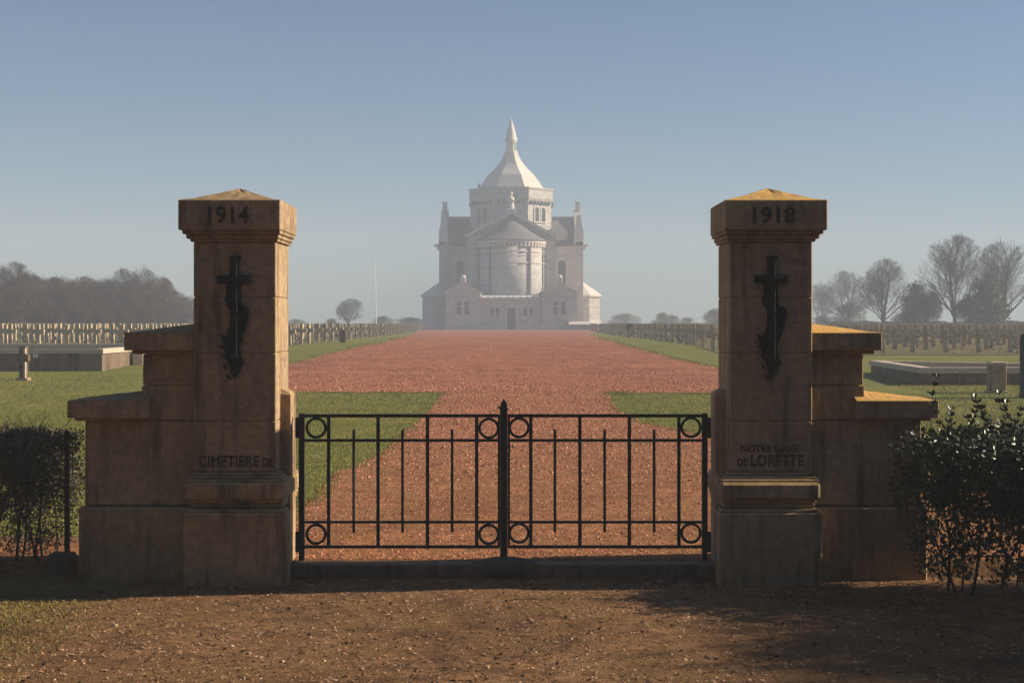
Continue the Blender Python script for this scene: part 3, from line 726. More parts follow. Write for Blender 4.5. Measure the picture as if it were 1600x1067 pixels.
# -- apse drum
AY = 229.0; AR = 5.5
bm = bmesh.new(); lathe(bm, 0, AY, [(AR, Z0), (AR, 15.2)], 64); ap = cobj('apse_wall', bm, M_chapel, None, False)
for f in ap.data.polygons: f.use_smooth = len(f.vertices) == 4
bm = bmesh.new()
for z0, z1, r in ((14.9, 15.32, .34), (13.35, 13.6, .12), (11.5, 11.75, .12), (12.75, 12.85, .06)):
    lathe(bm, 0, AY, [(AR - .1, z0), (AR + r, z0 + .04), (AR + r, z1 - .04), (AR - .1, z1)], 64)
cobj('apse_bands', bm, M_chtrim, ap)
for k in range(26):   # corbels under the eaves
    an = -math.pi * (k + .5) / 26
    bm = bmesh.new(); box(bm, AR - .1, AR + .28, -.16, .16, 14.3, 14.898); bm.transform(Matrix.Translation((0, AY, 0)) @ Matrix.Rotation(an, 4, 'Z')); cobj('corbel', bm, M_chtrim, ap)
for an in (-128, -57, -20, -160):
    bm = bmesh.new(); box(bm, AR - .1, AR + .16, -.2, .2, Z0, 14.3); bm.transform(Matrix.Translation((0, AY, 0)) @ Matrix.Rotation(R(an), 4, 'Z')); cobj('downpipe', bm, M_slate, ap)
bm = bmesh.new(); lathe(bm, 0, AY, [(AR + .5, 15.3), (AR + .5, 15.42), (3.6, 16.75), (1.8, 18.1), (.05, 19.3)], 48); cobj('apse_roof', bm, M_slate2, ap)
# -- chancel with gable
bm = bmesh.new(); prism(bm, [(-7.15, Z0), (7.15, Z0), (7.15, 16.0), (0, 19.9), (-7.15, 16.0)], 'y', AY, 241); cn = cobj('chancel_wall', bm, M_chapel)
for sg in (-1, 1):
    bm = bmesh.new(); prism(bm, [(0, 19.92), (0, 20.45), (sg * 6.9, 16.72), (sg * 7.55, 16.62), (sg * 7.55, 16.2), (sg * 7.16, 16.02)], 'y', AY - .7, AY + .5); cobj('coping', bm, M_chtrim, cn)
    bm = bmesh.new(); prism(bm, [(0, 19.91), (0, 20.2), (sg * 7.4, 16.15), (sg * 7.4, 15.9)], 'y', AY + .502, 240.9); cobj('roof_slope', bm, M_slate, cn)
    bm = bmesh.new(); box(bm, min(sg * 5.9, sg * 7.4), max(sg * 5.9, sg * 7.4), AY - .25, AY - .002, Z0, 15.6); cobj('corner_buttress', bm, M_chapel, cn)
# statue finial: robed figure
bm = bmesh.new(); box(bm, -.7, .7, AY - .8, AY + .5, 20.1, 20.75, bev=.05)
lathe(bm, 0, AY - .15, [(.5, 20.75), (.55, 21.1), (.42, 21.7), (.52, 22.3), (.5, 22.6), (.2, 22.85), (.16, 22.95), (.27, 23.15), (.27, 23.4), (.12, 23.62), (.02, 23.68)], 12)
box(bm, .2, .5, AY - .75, AY - .3, 21.8, 22.2, bev=.06)
cobj('statue', bm, M_chtrim, cn)
# -- transepts
TY0, TY1, TE = 240.0, 254.0, 12.45
for sg in (-1, 1):
    bm = bmesh.new()
    x0, x1 = sorted((sg * 5.0, sg * TE)); prism(bm, [(TY0, Z0), (TY1, Z0), (TY1, 15.4), (247, 20.6), (TY0, 15.4)], 'x', x0, x1)
    tr = cobj('transept_wall', bm, M_chapel)
    for a_, b_ in ((TY0, -1), (TY1, 1)):
        bm = bmesh.new(); x0, x1 = sorted((sg * 5.0, sg * 11.2)); prism(bm, [(247, 20.62), (247, 20.85), (a_ + b_ * .45, 15.3), (a_ + b_ * .45, 15.1)] , 'x', x0, x1); cobj('roof_slope', bm, M_slate if sg < 0 else M_slate2, tr)
        bm = bmesh.new(); x0, x1 = sorted((sg * 11.22, sg * (TE + .06)))
        prism(bm, [(247, 20.4), (247, 22.0), (247 + b_ * 1.0, 21.3), (247 + b_ * 4.2, 18.2), (a_ + b_ * .1, 16.5), (a_ + b_ * .5, 15.9), (a_ + b_ * .5, 14.9), (a_ - b_ * .1, 14.9), (a_ - b_ * .1, 15.35)], 'x', x0, x1); cobj('gable_parapet', bm, M_chapel, tr)
    # pinnacle on the corner and the tall finial column on the gable
    bm = bmesh.new(); xc = sg * (TE - .65)
    box(bm, xc - .85, xc + .85, TY0 - .5, TY0 + 1.2, 15.2, 16.6, bev=.05)
    rings(bm, [[(xc - h, TY0 + .35 - h, z), (xc + h, TY0 + .35 - h, z), (xc + h, TY0 + .35 + h, z), (xc - h, TY0 + .35 + h, z)] for h, z in ((.8, 16.6), (.78, 17.8), (.5, 18.9), (.33, 20.2), (.28, 20.6), (.03, 20.9))])
    cobj('pinnacle', bm, M_chtrim, tr)
    bm = bmesh.new(); xc = sg * (TE - .55)
    rings(bm, [[(xc - h, 247 - h, z), (xc + h, 247 - h, z), (xc + h, 247 + h, z), (xc - h, 247 + h, z)] for h, z in ((.62, 20.9), (.5, 21.8), (.42, 21.85), (.4, 23.2), (.5, 23.25), (.48, 23.45))])
    cobj('finial', bm, M_chtrim, tr)
    bm = bmesh.new(); x0, x1 = sorted((sg * (TE - 1.3), sg * (TE + .1))); box(bm, x0, x1, TY0 - .35, TY0 - .002, Z0, 14.9); box(bm, x0 - .06, x1 + .06, TY0 - .5, TY0 - .003, Z0, 2.4); cobj('corner_buttress', bm, M_chapel, tr)
    bm = bmesh.new()
    x0, x1 = sorted((sg * (TE + .05), sg * (TE + .95))); box(bm, x0, x1, TY0 - .3, TY0 + .5, 15.1, 15.5); x0, x1 = sorted((sg * (TE + .05), sg * (TE + .5))); box(bm, x0, x1, TY0 - .25, TY0 + .45, 14.5, 15.098); cobj('gargoyle', bm, M_chtrim, tr)
    bm = bmesh.new(); x0, x1 = sorted((sg * 7.2, sg * 11.1)); box(bm, x0, x1, TY0 - .3, TY0 - .002, 14.85, 15.2); cobj('eaves_cornice', bm, M_chtrim, tr)
    arch_window(tr, I4(sg * 8.85, TY0), 1.4, 6.5, 12.75)
    # polygonal chapel on the transept end
    def octa(ap_, z):
        return [(sg * 12.4 + ap_ / math.cos(R(22.5)) * math.cos(R(22.5 + 45 * k)), 247 + ap_ / math.cos(R(22.5)) * math.sin(R(22.5 + 45 * k)), z) for k in range(8)]
    bm = bmesh.new(); rings(bm, [octa(3.9, Z0), octa(3.75, 1.5), octa(3.45, 2.4), octa(3.42, 6.7)]); oc = cobj('end_chapel_wall', bm, M_chapel)
    bm = bmesh.new(); rings(bm, [octa(3.4, 6.3), octa(3.75, 6.45), octa(3.75, 6.75), octa(3.4, 6.8)]); rings(bm, [octa(3.4, 4.7), octa(3.5, 4.72), octa(3.5, 4.85), octa(3.4, 4.87)]); cobj('cornice', bm, M_chtrim, oc)
    bm = bmesh.new(); rings(bm, [octa(3.7, 6.76), octa(3.0, 7.35), octa(.1, 9.4)]); cobj('roof', bm, M_chroof if sg > 0 else M_chroof, oc)
# -- tower
TC = 247.0
def octt(ap_, z, c=TC):
    return [(ap_ / math.cos(R(22.5)) * math.cos(R(22.5 + 45 * k)), c + ap_ / math.cos(R(22.5)) * math.sin(R(22.5 + 45 * k)), z) for k in range(8)]
bm = bmesh.new(); rings(bm, [octt(7.1, 12), octt(7.1, 23.2)]); tw = cobj('tower_wall', bm, M_chapel)
bm = bmesh.new(); rings(bm, [octt(7.12, 23.1), octt(7.22, 23.15), octt(7.42, 23.6), octt(7.42, 25.2), octt(7.55, 25.22), octt(7.55, 25.5), octt(7.0, 25.52)]); cobj('parapet', bm, M_chapel, tw)
bm = bmesh.new(); rings(bm, [octt(7.0, 22.45 - 3.6), octt(7.2, 22.47 - 3.6), octt(7.2, 22.6 - 3.6), octt(7.0, 22.62 - 3.6)]); cobj('string_course', bm, M_chtrim, tw)
for k in range(8):
    an = R(-90 + 45 * k)
    M_ = Matrix.Translation((0, TC, 0)) @ Matrix.Rotation(an + R(90), 4, 'Z') @ Matrix.Translation((0, -7.1, 0))
    if k in (0, 1, 7, 2, 6):
        if k != 0:
            for dx in (-.82, .82):
                arch_window(tw, M_ @ Matrix.Translation((dx, 0, 0)), .95, 19.6, 22.1, .2)
        for j in range(6):
            x = -2.25 + j * .9
            bm = bmesh.new(); box(bm, x - .14, x + .14, -.42, 0, 22.75, 23.14); prism(bm, [(x - .14, 22.75), (x + .14, 22.75), (x, 22.5)], 'y', -.3, 0); bm.transform(M_); cobj('corbel', bm, M_slate2, tw)
# stepped concave stone roof
prof = [(5.8, 25.5), (4.95, 26.75), (4.08, 28.07), (3.1, 29.05), (2.18, 30.1), (1.62, 31.0), (1.25, 31.8), (1.0, 32.5)]
def pr(z):
    for (r0, z0), (r1, z1) in zip(prof, prof[1:]):
        if z <= z1: return r0 + (r1 - r0) * (z - z0) / (z1 - z0)
    return prof[-1][0]
bm = bmesh.new(); rg = []
z = 25.45; nst = 15; dz = (32.5 - 25.5) / nst
for k in range(nst):
    z0 = 25.5 + k * dz; z1 = z0 + dz
    rg += [octt(pr(z0), z0 if k else 25.3), octt(pr(z1) + .20, z1 - .03), octt(pr(z1), z1)]
rings(bm, rg); rf = cobj('spire_roof', bm, M_chroof, tw)
bm = bmesh.new(); lathe(bm, 0, TC, [(1.05, 32.3), (1.05, 32.65), (.5, 32.66), (.5, 34.1), (1.0, 34.12), (1.0, 34.35), (1.1, 34.4), (1.1, 34.75), (.95, 35.0), (.93, 35.3), (.72, 36.2), (.42, 37.2), (.2, 38.0), (.07, 38.35), (.06, 38.7), (.01, 38.75)], 20, R(9)); lt = cobj('spire_lantern', bm, M_chroof, rf)
for k in range(8):
    an = R(22.5 + 45 * k); bm = bmesh.new(); lathe(bm, .82 * math.cos(an), TC + .82 * math.sin(an), [(.15, 32.6), (.13, 34.15)], 8); cobj('spire_column', bm, M_chroof, rf)
bm = bmesh.new(); lathe(bm, -5.7, TC - 4.2, [(.12, 25.5), (.2, 25.9), (.1, 26.3), (.02, 26.6)], 8); cobj('roof_knob', bm, M_lead, tw)
# nave behind
bm = bmesh.new(); prism(bm, [(-7.1, Z0), (7.1, Z0), (7.1, 16), (0, 19.9), (-7.1, 16)], 'y', 252, 284); nv = cobj('nave_wall', bm, M_chapel)
for sg in (-1, 1):
    bm = bmesh.new(); prism(bm, [(0, 19.91), (0, 20.2), (sg * 7.5, 16.1), (sg * 7.5, 15.8)], 'y', 252, 284.3); cobj('roof_slope', bm, M_slate, nv)
# dark stepped block at the right foot of the annex
xa, xb = 9.1, 12.3
bm = bmesh.new(); box(bm, xa, xb, 213.6, 217, Z0, 1.5); st_ = cobj('stair_block', bm, M_slate2)
bm = bmesh.new(); prism(bm, [(213.5, 1.502), (217, 1.502), (217, 2.05), (215, 2.0), (213.5, 1.65)], 'x', xa - .1, xb + .1); cobj('stair_coping', bm, M_chtrim, st_)

# flagpole
d = 205; xb, _ = at(587.8, 0, d); xt, zt = at(586, 408, d)
t = thing('flagpole', 'tall thin white flagpole rising left of the chapel', 'flagpole', (xb, d, gz(d)))
bm = bmesh.new(); rings(bm, [[(x + r * math.cos(q * math.pi / 4), d + r * math.sin(q * math.pi / 4), z) for q in range(8)] for x, z, r in ((xb, gz(d) - .1, .085), (xt, zt, .045))]); obj('pole', bm, M_white, t)
bm = bmesh.new(); lathe(bm, xt, d, [(.03, zt), (.1, zt + .06), (.1, zt + .14), (.02, zt + .2)], 8); obj('truck', bm, M_white, t)

# ------------------------------------------------------------------ trees
def tube(vs, fs, p0, p1, r0, r1, n):
    d = (p1 - p0)
    if d.length < 1e-5: return
    d.normalize(); u = d.cross(Vector((0, 0, 1)) if abs(d.z) < .9 else Vector((1, 0, 0))).normalized(); v = d.cross(u)
    b0 = len(vs)
    for p, r in ((p0, r0), (p1, r1)):
        for i in range(n):
            an = 2 * math.pi * i / n; q = p + (u * math.cos(an) + v * math.sin(an)) * r; vs.append((q.x, q.y, q.z))
    for i in range(n): fs.append((b0 + i, b0 + (i + 1) % n, b0 + n + (i + 1) % n, b0 + n + i))

def bare_tree_mesh(seed, H, crown_w, trunk_h, stems=1, twig=0.02, dens=1.0):
    """height H; returns trunk (trunk and limbs) and crown (branches and twigs) meshes"""
    rn = random.Random(seed); T = ([], []); K = ([], [])
    top = H; cz = trunk_h + (H - trunk_h) * .5; rz = (H - trunk_h) * .56; rx = crown_w / 2
    def inside(p, m=1.0): return (p.x / rx) ** 2 + (p.y / rx) ** 2 + ((p.z - cz) / rz) ** 2 < m
    def grow(p, d, L_, r, lev):
        segs = 4 if lev < 2 else 3
        step = L_ / segs
        for s_ in range(segs):
            d2 = (d + Vector((rn.gauss(0, .10), rn.gauss(0, .10), rn.gauss(.05, .07)))).normalized()
            q = p + d2 * step; r2 = r * (.86 if lev < 3 else .75)
            tgt = T if lev <= 1 else K
            tube(tgt[0], tgt[1], p, q, r, r2, 6 if lev == 0 else 4 if lev < 3 else 3)
            p, d, r = q, d2, r2
            if lev >= 1 and not inside(p, 1.12): return
            if lev < 5:
                nb = {0: 2, 1: 2, 2: 2, 3: 2, 4: 2}[lev]
                if lev == 0 and s_ < 1: nb = 1
                for _ in range(nb):
                    if rn.random() > .9 * dens: continue
                    an = rn.uniform(0, 2 * math.pi); sp = rn.uniform(.45, .95)
                    side = Vector((math.cos(an), math.sin(an), 0))
                    side = (side - d * side.dot(d)).normalized()
                    nd = (d * math.cos(sp) + side * math.sin(sp) + Vector((0, 0, .18))).normalized()
                    grow(p, nd, L_ * rn.uniform(.5, .72), max(twig * .5, r * rn.uniform(.45, .62)), lev + 1)
    for k in range(stems):
        an = rn.uniform(0, 6.28) ; lean = 0 if stems == 1 else .28
        d = Vector((math.cos(an) * lean, math.sin(an) * lean, 1)).normalized()
        r0 = H * .026 / math.sqrt(stems); p = Vector((math.cos(an) * .15 * (stems > 1), math.sin(an) * .15 * (stems > 1), -.2))
        q = p + d * (trunk_h + .2); tube(T[0], T[1], p, p + d * .5, r0 * 1.35, r0 * 1.05, 8); tube(T[0], T[1], p + d * .5, q, r0 * 1.05, r0 * .85, 8)
        grow(q, d, (H - trunk_h) * .82, r0 * .82, 0)
        for _ in range(4):
            an = rn.uniform(0, 6.28); sp = rn.uniform(.35, .75)
            grow(q, Vector((math.cos(an) * math.sin(sp), math.sin(an) * math.sin(sp), math.cos(sp))), (H - trunk_h) * rn.uniform(.5, .7), r0 * .5, 1)
    out = []
    for nm, (v_, f_), m_ in (('trunk', T, M_bark), ('crown', K, M_twig)):
        me = bpy.data.meshes.new(nm); me.from_pydata(v_, [], f_); me.materials.append(m_); out.append(me)
    return out

def leafy_mesh(seed, H, W, trunk_h, nleaf, leaf, m_, asp=.45):
    rn = random.Random(seed); v_, f_ = [], []; tv, tf = [], []
    tube(tv, tf, Vector((0, 0, -.2)), Vector((0.1, 0, H * .6)), H * .024, H * .012, 7)
    cl = []
    for k in range(34):
        an = rn.uniform(0, 6.28); rr = math.sqrt(rn.random()) * .72; zz = rn.uniform(0, 1)
        wz = math.sin(math.pi * min(1, max(.12, zz * .8 + .16))) ** .7
        c = Vector((math.cos(an) * rr * W / 2 * wz, math.sin(an) * rr * W / 2 * wz, trunk_h + zz * (H - trunk_h) * .86))
        cl.append((c, rn.uniform(.16, .27) * W * (.7 + .3 * wz)))
        tube(tv, tf, Vector((0.05, 0, min(H * .55, max(trunk_h * .6, c.z * .6)))), c, H * .007, H * .003, 4)
    for i in range(nleaf):
        c, r = cl[rn.randrange(len(cl))]
        d = Vector((rn.gauss(0, 1), rn.gauss(0, 1), rn.gauss(0, 1))).normalized() * r * rn.random() ** .4
        p = c + Vector((d.x, d.y, d.z * .8)); s_ = leaf * rn.uniform(.6, 1.4)
        u = Vector((rn.gauss(0, 1), rn.gauss(0, 1), rn.gauss(0, 1))).normalized()
        if asp < .2: u = (u + d.normalized() * .8 + Vector((0, 0, 1.1))).normalized()
        w_ = u.cross(Vector((rn.gauss(0, 1), rn.gauss(0, 1), rn.gauss(0, 1)))).normalized()
        b0 = len(v_)
        for q in (p - u * s_, p + w_ * s_ * asp, p + u * s_, p - w_ * s_ * asp): v_.append((q.x, q.y, q.z))
        f_.append((b0, b0 + 1, b0 + 2, b0 + 3))
    out = []
    for nm, (a_, b_), mm in (('trunk', (tv, tf), M_bark), ('crown', (v_, f_), m_)):
        me = bpy.data.meshes.new(nm); me.from_pydata(a_, [], b_); me.materials.append(mm); out.append(me)
    return out

def plant(name, label, cat, meshes, x, y, H, baseH, rz=0, group=None, wx=1.0):
    t = thing(name, label, cat, (x, y, gz(y)), group)
    baseH = max(v.co.z for me in meshes for v in me.vertices)
    s_ = H / baseH; t.scale = (s_ * wx, s_ * wx, s_); t.rotation_euler = (0, 0, rz)
    for me in meshes:
        o = bpy.data.objects.new(me.name.split('.')[0], me); COL.objects.link(o); o.parent = t
    return t
TA = bare_tree_mesh(11, 10, 8.0, 1.6)
TB = bare_tree_mesh(12, 10, 6.0, 1.8, stems=2)
TC_ = bare_tree_mesh(13, 10, 8.5, 1.4)
TD = bare_tree_mesh(21, 8, 7.0, .7, stems=3, dens=.98)
EV = leafy_mesh(31, 8, 7, 1.0, 9000, .16, M_ever)
EV2 = leafy_mesh(32, 8, 8.5, .4, 12000, .13, M_ever)
BR = leafy_mesh(33, 8, 8.5, .1, 16000, .45, M_twig, .045)
for me in (TA + TB + TC_ + TD): print(me.name, len(me.polygons))
def tree_px(name, label, meshes, bh, px, top, d, rz=0, wpx=None, bw=8.0, group=None, cat='tree'):
    x, zt = at(px, top, d); H = zt - gz(d)
    wx = 1.0 if wpx is None else (wpx * d / F) / (bw * H / bh)
    return plant(name, label, cat, meshes, x, d, H, bh, rz, group, wx)
# right group
tree_px('bare_tree', 'tallest bare tree with wide crown, first of the big right-hand pair', TA, 10, 1492, 362, 150, .4, 120)
tree_px('bare_tree', 'big bare tree at the right edge behind the two block monuments', TC_, 10, 1568, 368, 156, 2.0, 120, 8.5)
tree_px('dark_tree', 'dense dark rounded tree in front of the big right-hand bare trees', EV, 8, 1541, 425, 140, 0, 78, 7.0)
tree_px('bare_tree', 'bare tree with split trunk standing alone left of the big right-hand pair', TB, 10, 1384, 398, 165, 1.2, 78, 6.0)
tree_px('dark_tree', 'dark leafy tree between the split-trunk tree and the tallest tree', EV, 8, 1431, 436, 155, 2.5, 52, 7.0)
tree_px('bare_tree', 'small bare tree just left of the tallest bare tree', TD, 8, 1452, 448, 152, .7, 46, 7.0)
tree_px('bare_tree', 'small bare tree between the trunks of the big right-hand pair', TD, 8, 1512, 460, 147, 2.2, 46, 7.0)
tree_px('bare_tree', 'faint hazy bare tree just right of the right gate pier', TA, 10, 1322, 420, 215, 3.0, 84)
tree_px('bare_tree', 'faintest bare tree touching the right gate pier edge', TC_, 10, 1283, 438, 228, 1.0, 60, 8.5)
tree_px('dark_bush', 'round hazy bush under the faint trees right of the right pier', EV2, 8, 1326, 470, 190, 0, 56, 8.5, cat='bush')
tree_px('dark_bush', 'low hazy bush beside the right gate pier behind the side wall', EV2, 8, 1282, 492, 200, 1, 60, 8.5, cat='bush')
tree_px('dark_bush', 'low hazy bush at the foot of the split-trunk tree', EV2, 8, 1405, 488, 175, 2, 36, 8.5, cat='bush')
# low far hedge behind the right crosses
v_, f_ = [], []; rn = random.Random(5)
for i in range(9000):
    x = rn.uniform(36, 66); d_ = 158 + rn.uniform(0, 1.2); z = gz(d_) + rn.random() ** .7 * (1.25 + .2 * noise.noise((x * .6, 0, 0))); s_ = rn.uniform(.05, .12); b0 = len(v_)
    an = rn.uniform(0, 3.14); u = Vector((math.cos(an), .3, math.sin(an))) * s_; w_ = Vector((-math.sin(an), .4, math.cos(an))) * s_ * .6; p = Vector((x, d_, z))
    for q in (p - u, p + w_, p + u, p - w_): v_.append(tuple(q))
    f_.append((b0, b0 + 1, b0 + 2, b0 + 3))
tag(pyobj('far_hedge', v_, f_, M_ever), 'low dark hedge along the foot of the right-hand trees', 'hedge')
# round hazy trees behind the right crosses
far = [(975, 489, 300, 56, 'wide faint tree clump close to the chapel on its right'), (1033, 487, 250, 42, 'round misty tree midway between chapel and right pier'), (1050, 491, 255, 30, 'round misty tree leaning against the midway one'), (1075, 495, 262, 36, 'smaller low misty tree left of the right pier'), (1118, 481, 215, 48, 'darker misty tree half hidden by the right gate pier')]
for i, (px, top, d_, w_, lab) in enumerate(far):
    tree_px('round_tree', lab, EV2, 8, px, top, d_, i * 1.3, w_, 8.5)
# behind the left crosses
tree_px('bare_tree', 'lone hazy bare tree between the left pier and the flagpole', TB, 10, 549, 464, 240, .3, 50, 6.0)
tree_px('dark_bush', 'low misty bush at the foot of the flagpole', EV2, 8, 598, 493, 260, 0, 36, 8.5, cat='bush')
tree_px('dark_bush', 'low misty bush close to the left pier behind the crosses', EV2, 8, 516, 497, 260, 1.5, 34, 8.5, cat='bush')
tree_px('dark_bush', 'low misty bush beside the left foot of the chapel', EV2, 8, 640, 495, 280, 2.5, 60, 8.5, cat='bush')
tree_px('dark_bush', 'low misty bush touching the right side of the left pier', EV2, 8, 462, 498, 270, 2.9, 40, 8.5, cat='bush')
# left wood
wood = [(-14, 408, 118, TC_, 10, 8.5, 100), (20, 405, 122, TA, 10, 8, 90), (58, 425, 128, TC_, 10, 8.5, 80), (95, 424, 133, TD, 8, 7, 80), (128, 428, 128, TA, 10, 8, 78), (165, 427, 136, TD, 8, 7, 76), (196, 416, 140, TA, 10, 8, 74), (222, 412, 143, TC_, 10, 8.5, 72), (248, 424, 150, TD, 8, 7, 66), (272, 448, 160, TD, 8, 7, 56), (296, 458, 185, TD, 8, 7, 44), (40, 418, 145, TD, 8, 7, 90), (80, 430, 150, TA, 10, 8, 80), (145, 430, 150, TC_, 10, 8.5, 80), (210, 430, 158, TD, 8, 7, 80)]
for i, (px, top, d_, me_, bh, bw, wp) in enumerate(wood):
    tree_px('bare_tree', 'bare brown tree in the dark wood behind the left graves', me_, bh, px, top, d_, i * 1.7, wp, bw, 'trees of the dark left-hand wood')
for i, (px, top, d_) in enumerate([(-10, 440, 116), (25, 446, 117), (60, 450, 120), (98, 446, 122), (132, 452, 124), (165, 450, 128), (198, 446, 132), (230, 452, 138), (258, 462, 144), (284, 474, 152), (10, 470, 112), (78, 472, 115), (150, 474, 120), (215, 474, 126), (45, 468, 114), (115, 470, 118), (182, 470, 124), (245, 476, 132)]):
    tree_px('undergrowth_bush', 'dark bushy undergrowth at the foot of the left-hand wood', BR, 8, px, top, d_, i * 2.1, 62, 8.5, 'bushes under the left-hand wood', cat='bush')

# two small clipped bushes on stems among the right crosses
me2 = leafy_mesh(44, 1.2, .42, .75, 500, .035, M_ever)
for px, lab in ((981, 'small dark clipped bush on a stem, nearer the chapel'), (988, 'small dark clipped bush on a stem, farther from the chapel')):
    x, zt = at(px, 504.5, 103); plant('clipped_bush', lab, 'bush', me2, x, 103, zt - gz(103), 1.2, px)

# ------------------------------------------------------------------ near shrubs
def shrub(name, label, cat, x0, x1, y0, y1, zb, zt, nstem, nleaf, ll, m_, seed, leaders=(), bare=.3, top_noise=.12, fill=.6):
    rn = random.Random(seed)
    t = thing(name, label, cat, ((x0 + x1) / 2, (y0 + y1) / 2, gz((y0 + y1) / 2)))
    gnd = gz((y0 + y1) / 2)
    S_, F_ = [], []; V, Q = [], []
    tips = []
    def topz(x): return zt + top_noise * noise.noise((x * 2.2, seed, 0)) + top_noise * .6 * noise.noise((x * 6, seed, 3))
    def stem(p, d, L_, r, lev):
        n = 5
        for k in range(n):
            d = (d + Vector((rn.gauss(0, .12), rn.gauss(0, .12), rn.gauss(.03, .08)))).normalized(); q = p + d * L_ / n
            tube(S_, F_, p, q, r, r * .82, 4 if lev < 2 else 3); r *= .82; p = q
            if p.z > topz(p.x) + .12: return
            if p.z > gnd + bare: tips.append((p.copy(), d.copy()))
            if lev < 3 and k >= 1:
                for _ in range(2 if lev else 1):
                    an = rn.uniform(0, 6.28); nd = (d * .7 + Vector((math.cos(an), math.sin(an), .15)) * .7).normalized()
                    stem(p, nd, L_ * rn.uniform(.35, .6), r * .6, lev + 1)
    for _ in range(nstem):
        x = rn.uniform(x0 + .08, x1 - .08); y = rn.uniform(y0 + .1, y1 - .1)
        stem(Vector((x, y, gnd - .05)), Vector((rn.gauss(0, .12), rn.gauss(0, .12), 1)).normalized(), (zt - gnd) * rn.uniform(.85, 1.1), rn.uniform(.009, .017), 0)
    lead = []
    for (lx, ly, lz0, lz1) in leaders:
        p = Vector((lx, ly, lz0)); n = 9
        for k in range(n):
            q = Vector((lx + .03 * math.sin(k * .8 + lx * 9), ly + .01 * k, lz0 + (lz1 - lz0) * (k + 1) / n)); tube(S_, F_, p, q, .005 * (1 - k / 12), .0045 * (1 - k / 12), 4); lead.append((q, (q - p).normalized())); p = q
    def leaf_at(p, d, s_):
        b0 = len(V); sd__ = d.cross(Vector((rn.gauss(0, 1), rn.gauss(0, 1), rn.gauss(0, .6)))).normalized(); nn = d.cross(sd__)
        for q in (p, p + d * s_ * .5 + sd__ * s_ * .26, p + d * s_ + nn * s_ * .12, p + d * s_ * .5 - sd__ * s_ * .26): V.append(tuple(q))
        Q.append((b0, b0 + 1, b0 + 2)); Q.append((b0, b0 + 2, b0 + 3))
    for _ in range(nleaf):
        if rn.random() < fill:
            p = Vector((rn.uniform(x0 - .08, x1 + .08), rn.uniform(y0, y1), gnd + bare * .8 + (zt - gnd - bare * .8) * rn.random() ** .8)); d = Vector((0, 0, 1))
            if noise.noise((p.x * 5, p.y * 5, p.z * 5 + seed)) < -.12: continue
            edge = min(p.x - x0 + .1, x1 + .1 - p.x) * 3.0
            if p.z > topz(p.x) - max(0, .25 - edge) or p.z < gnd + bare * .8 + max(0, .3 - edge): continue
        else:
            p, d = tips[rn.randrange(len(tips))]
            p = p + Vector((rn.gauss(0, .035), rn.gauss(0, .035), rn.gauss(0, .035)))
        if not (x0 - .15 < p.x < x1 + .15 and p.z < topz(p.x)): continue
        leaf_at(p, (d * .4 + Vector((rn.gauss(0, .6), rn.gauss(0, .6), rn.gauss(.25, .5)))).normalized(), ll * rn.uniform(.6, 1.25))
    for p, d in lead:
        for q in range(4):
            an = q * 1.57 + rn.uniform(-.4, .4); leaf_at(p, (d * .6 + Vector((math.cos(an), math.sin(an) * .6, .3))).normalized(), ll * rn.uniform(.9, 1.3))
    pyobj('stems', S_, F_, M_stem, t); pyobj('foliage', V, Q, m_, t)
    return t
KB = 11.2 / F
shrub('privet_bush', 'glossy dark green privet bush beside the right side wall', 'bush', 3.40, 4.45, 10.95, 11.6, 0, 1.15, 8, 30000, .048, M_privet, 3,
      leaders=((3.50, 11.3, .95, 1.64), (3.13, 11.2, .6, 1.07), (3.18, 11.25, .5, .98), (3.33, 11.2, .7, 1.22), (3.26, 11.3, .5, 1.1), (3.78, 11.2, 1.1, 1.47), (4.1, 11.3, 1.1, 1.42), (3.95, 11.4, .9, 1.33), (3.64, 11.4, .9, 1.36), (3.71, 11.2, .8, 1.30), (3.57, 11.15, .8, 1.25), (3.86, 11.2, .9, 1.38), (4.02, 11.2, .9, 1.5), (4.2, 11.3, .9, 1.36), (3.44, 11.15, .6, 1.18)), bare=.12, top_noise=.36, fill=.55)
shrub('trimmed_hedge', 'low dark trimmed twiggy hedge at the left edge behind a thin stake', 'hedge', -5.6, -3.98, 11.9, 12.6, 0, 1.12, 20, 52000, .032, M_hedge, 8, bare=.08, top_noise=.07)
shrub('privet_hedge', 'privet hedge continuing out of the picture at the right edge', 'hedge', 4.5, 9.5, 10.6, 11.5, 0, 1.4, 34, 40000, .06, M_privet, 14, bare=.12)
# stake with concrete foot left of the left side wall
X = (105 - 800) * 12.1 / F
t = thing('stake', 'thin dark metal stake in a concrete foot between hedge and side wall', 'post', (X, 12.1, -.1))
bm = bmesh.new(); box(bm, X - .02, X + .02, 12.08, 12.12, -.1, EYE - (673 - HZ) * 12.1 / F, bev=.004); obj('stake', bm, M_iron, t)
bm = bmesh.new(); xc = (96 - 800) * 12.05 / F
rings(bm, [[(xc - h, 12.05 - h, z), (xc + h, 12.05 - h, z), (xc + h, 12.05 + h, z), (xc - h, 12.05 + h, z)] for h, z in ((.112, -.14), (.105, .04), (.085, .075))]); obj('concrete_foot', bm, simple_mat('old_concrete', (.12, .1, .085), .9, 0, .3, 10, .2, .01), t)

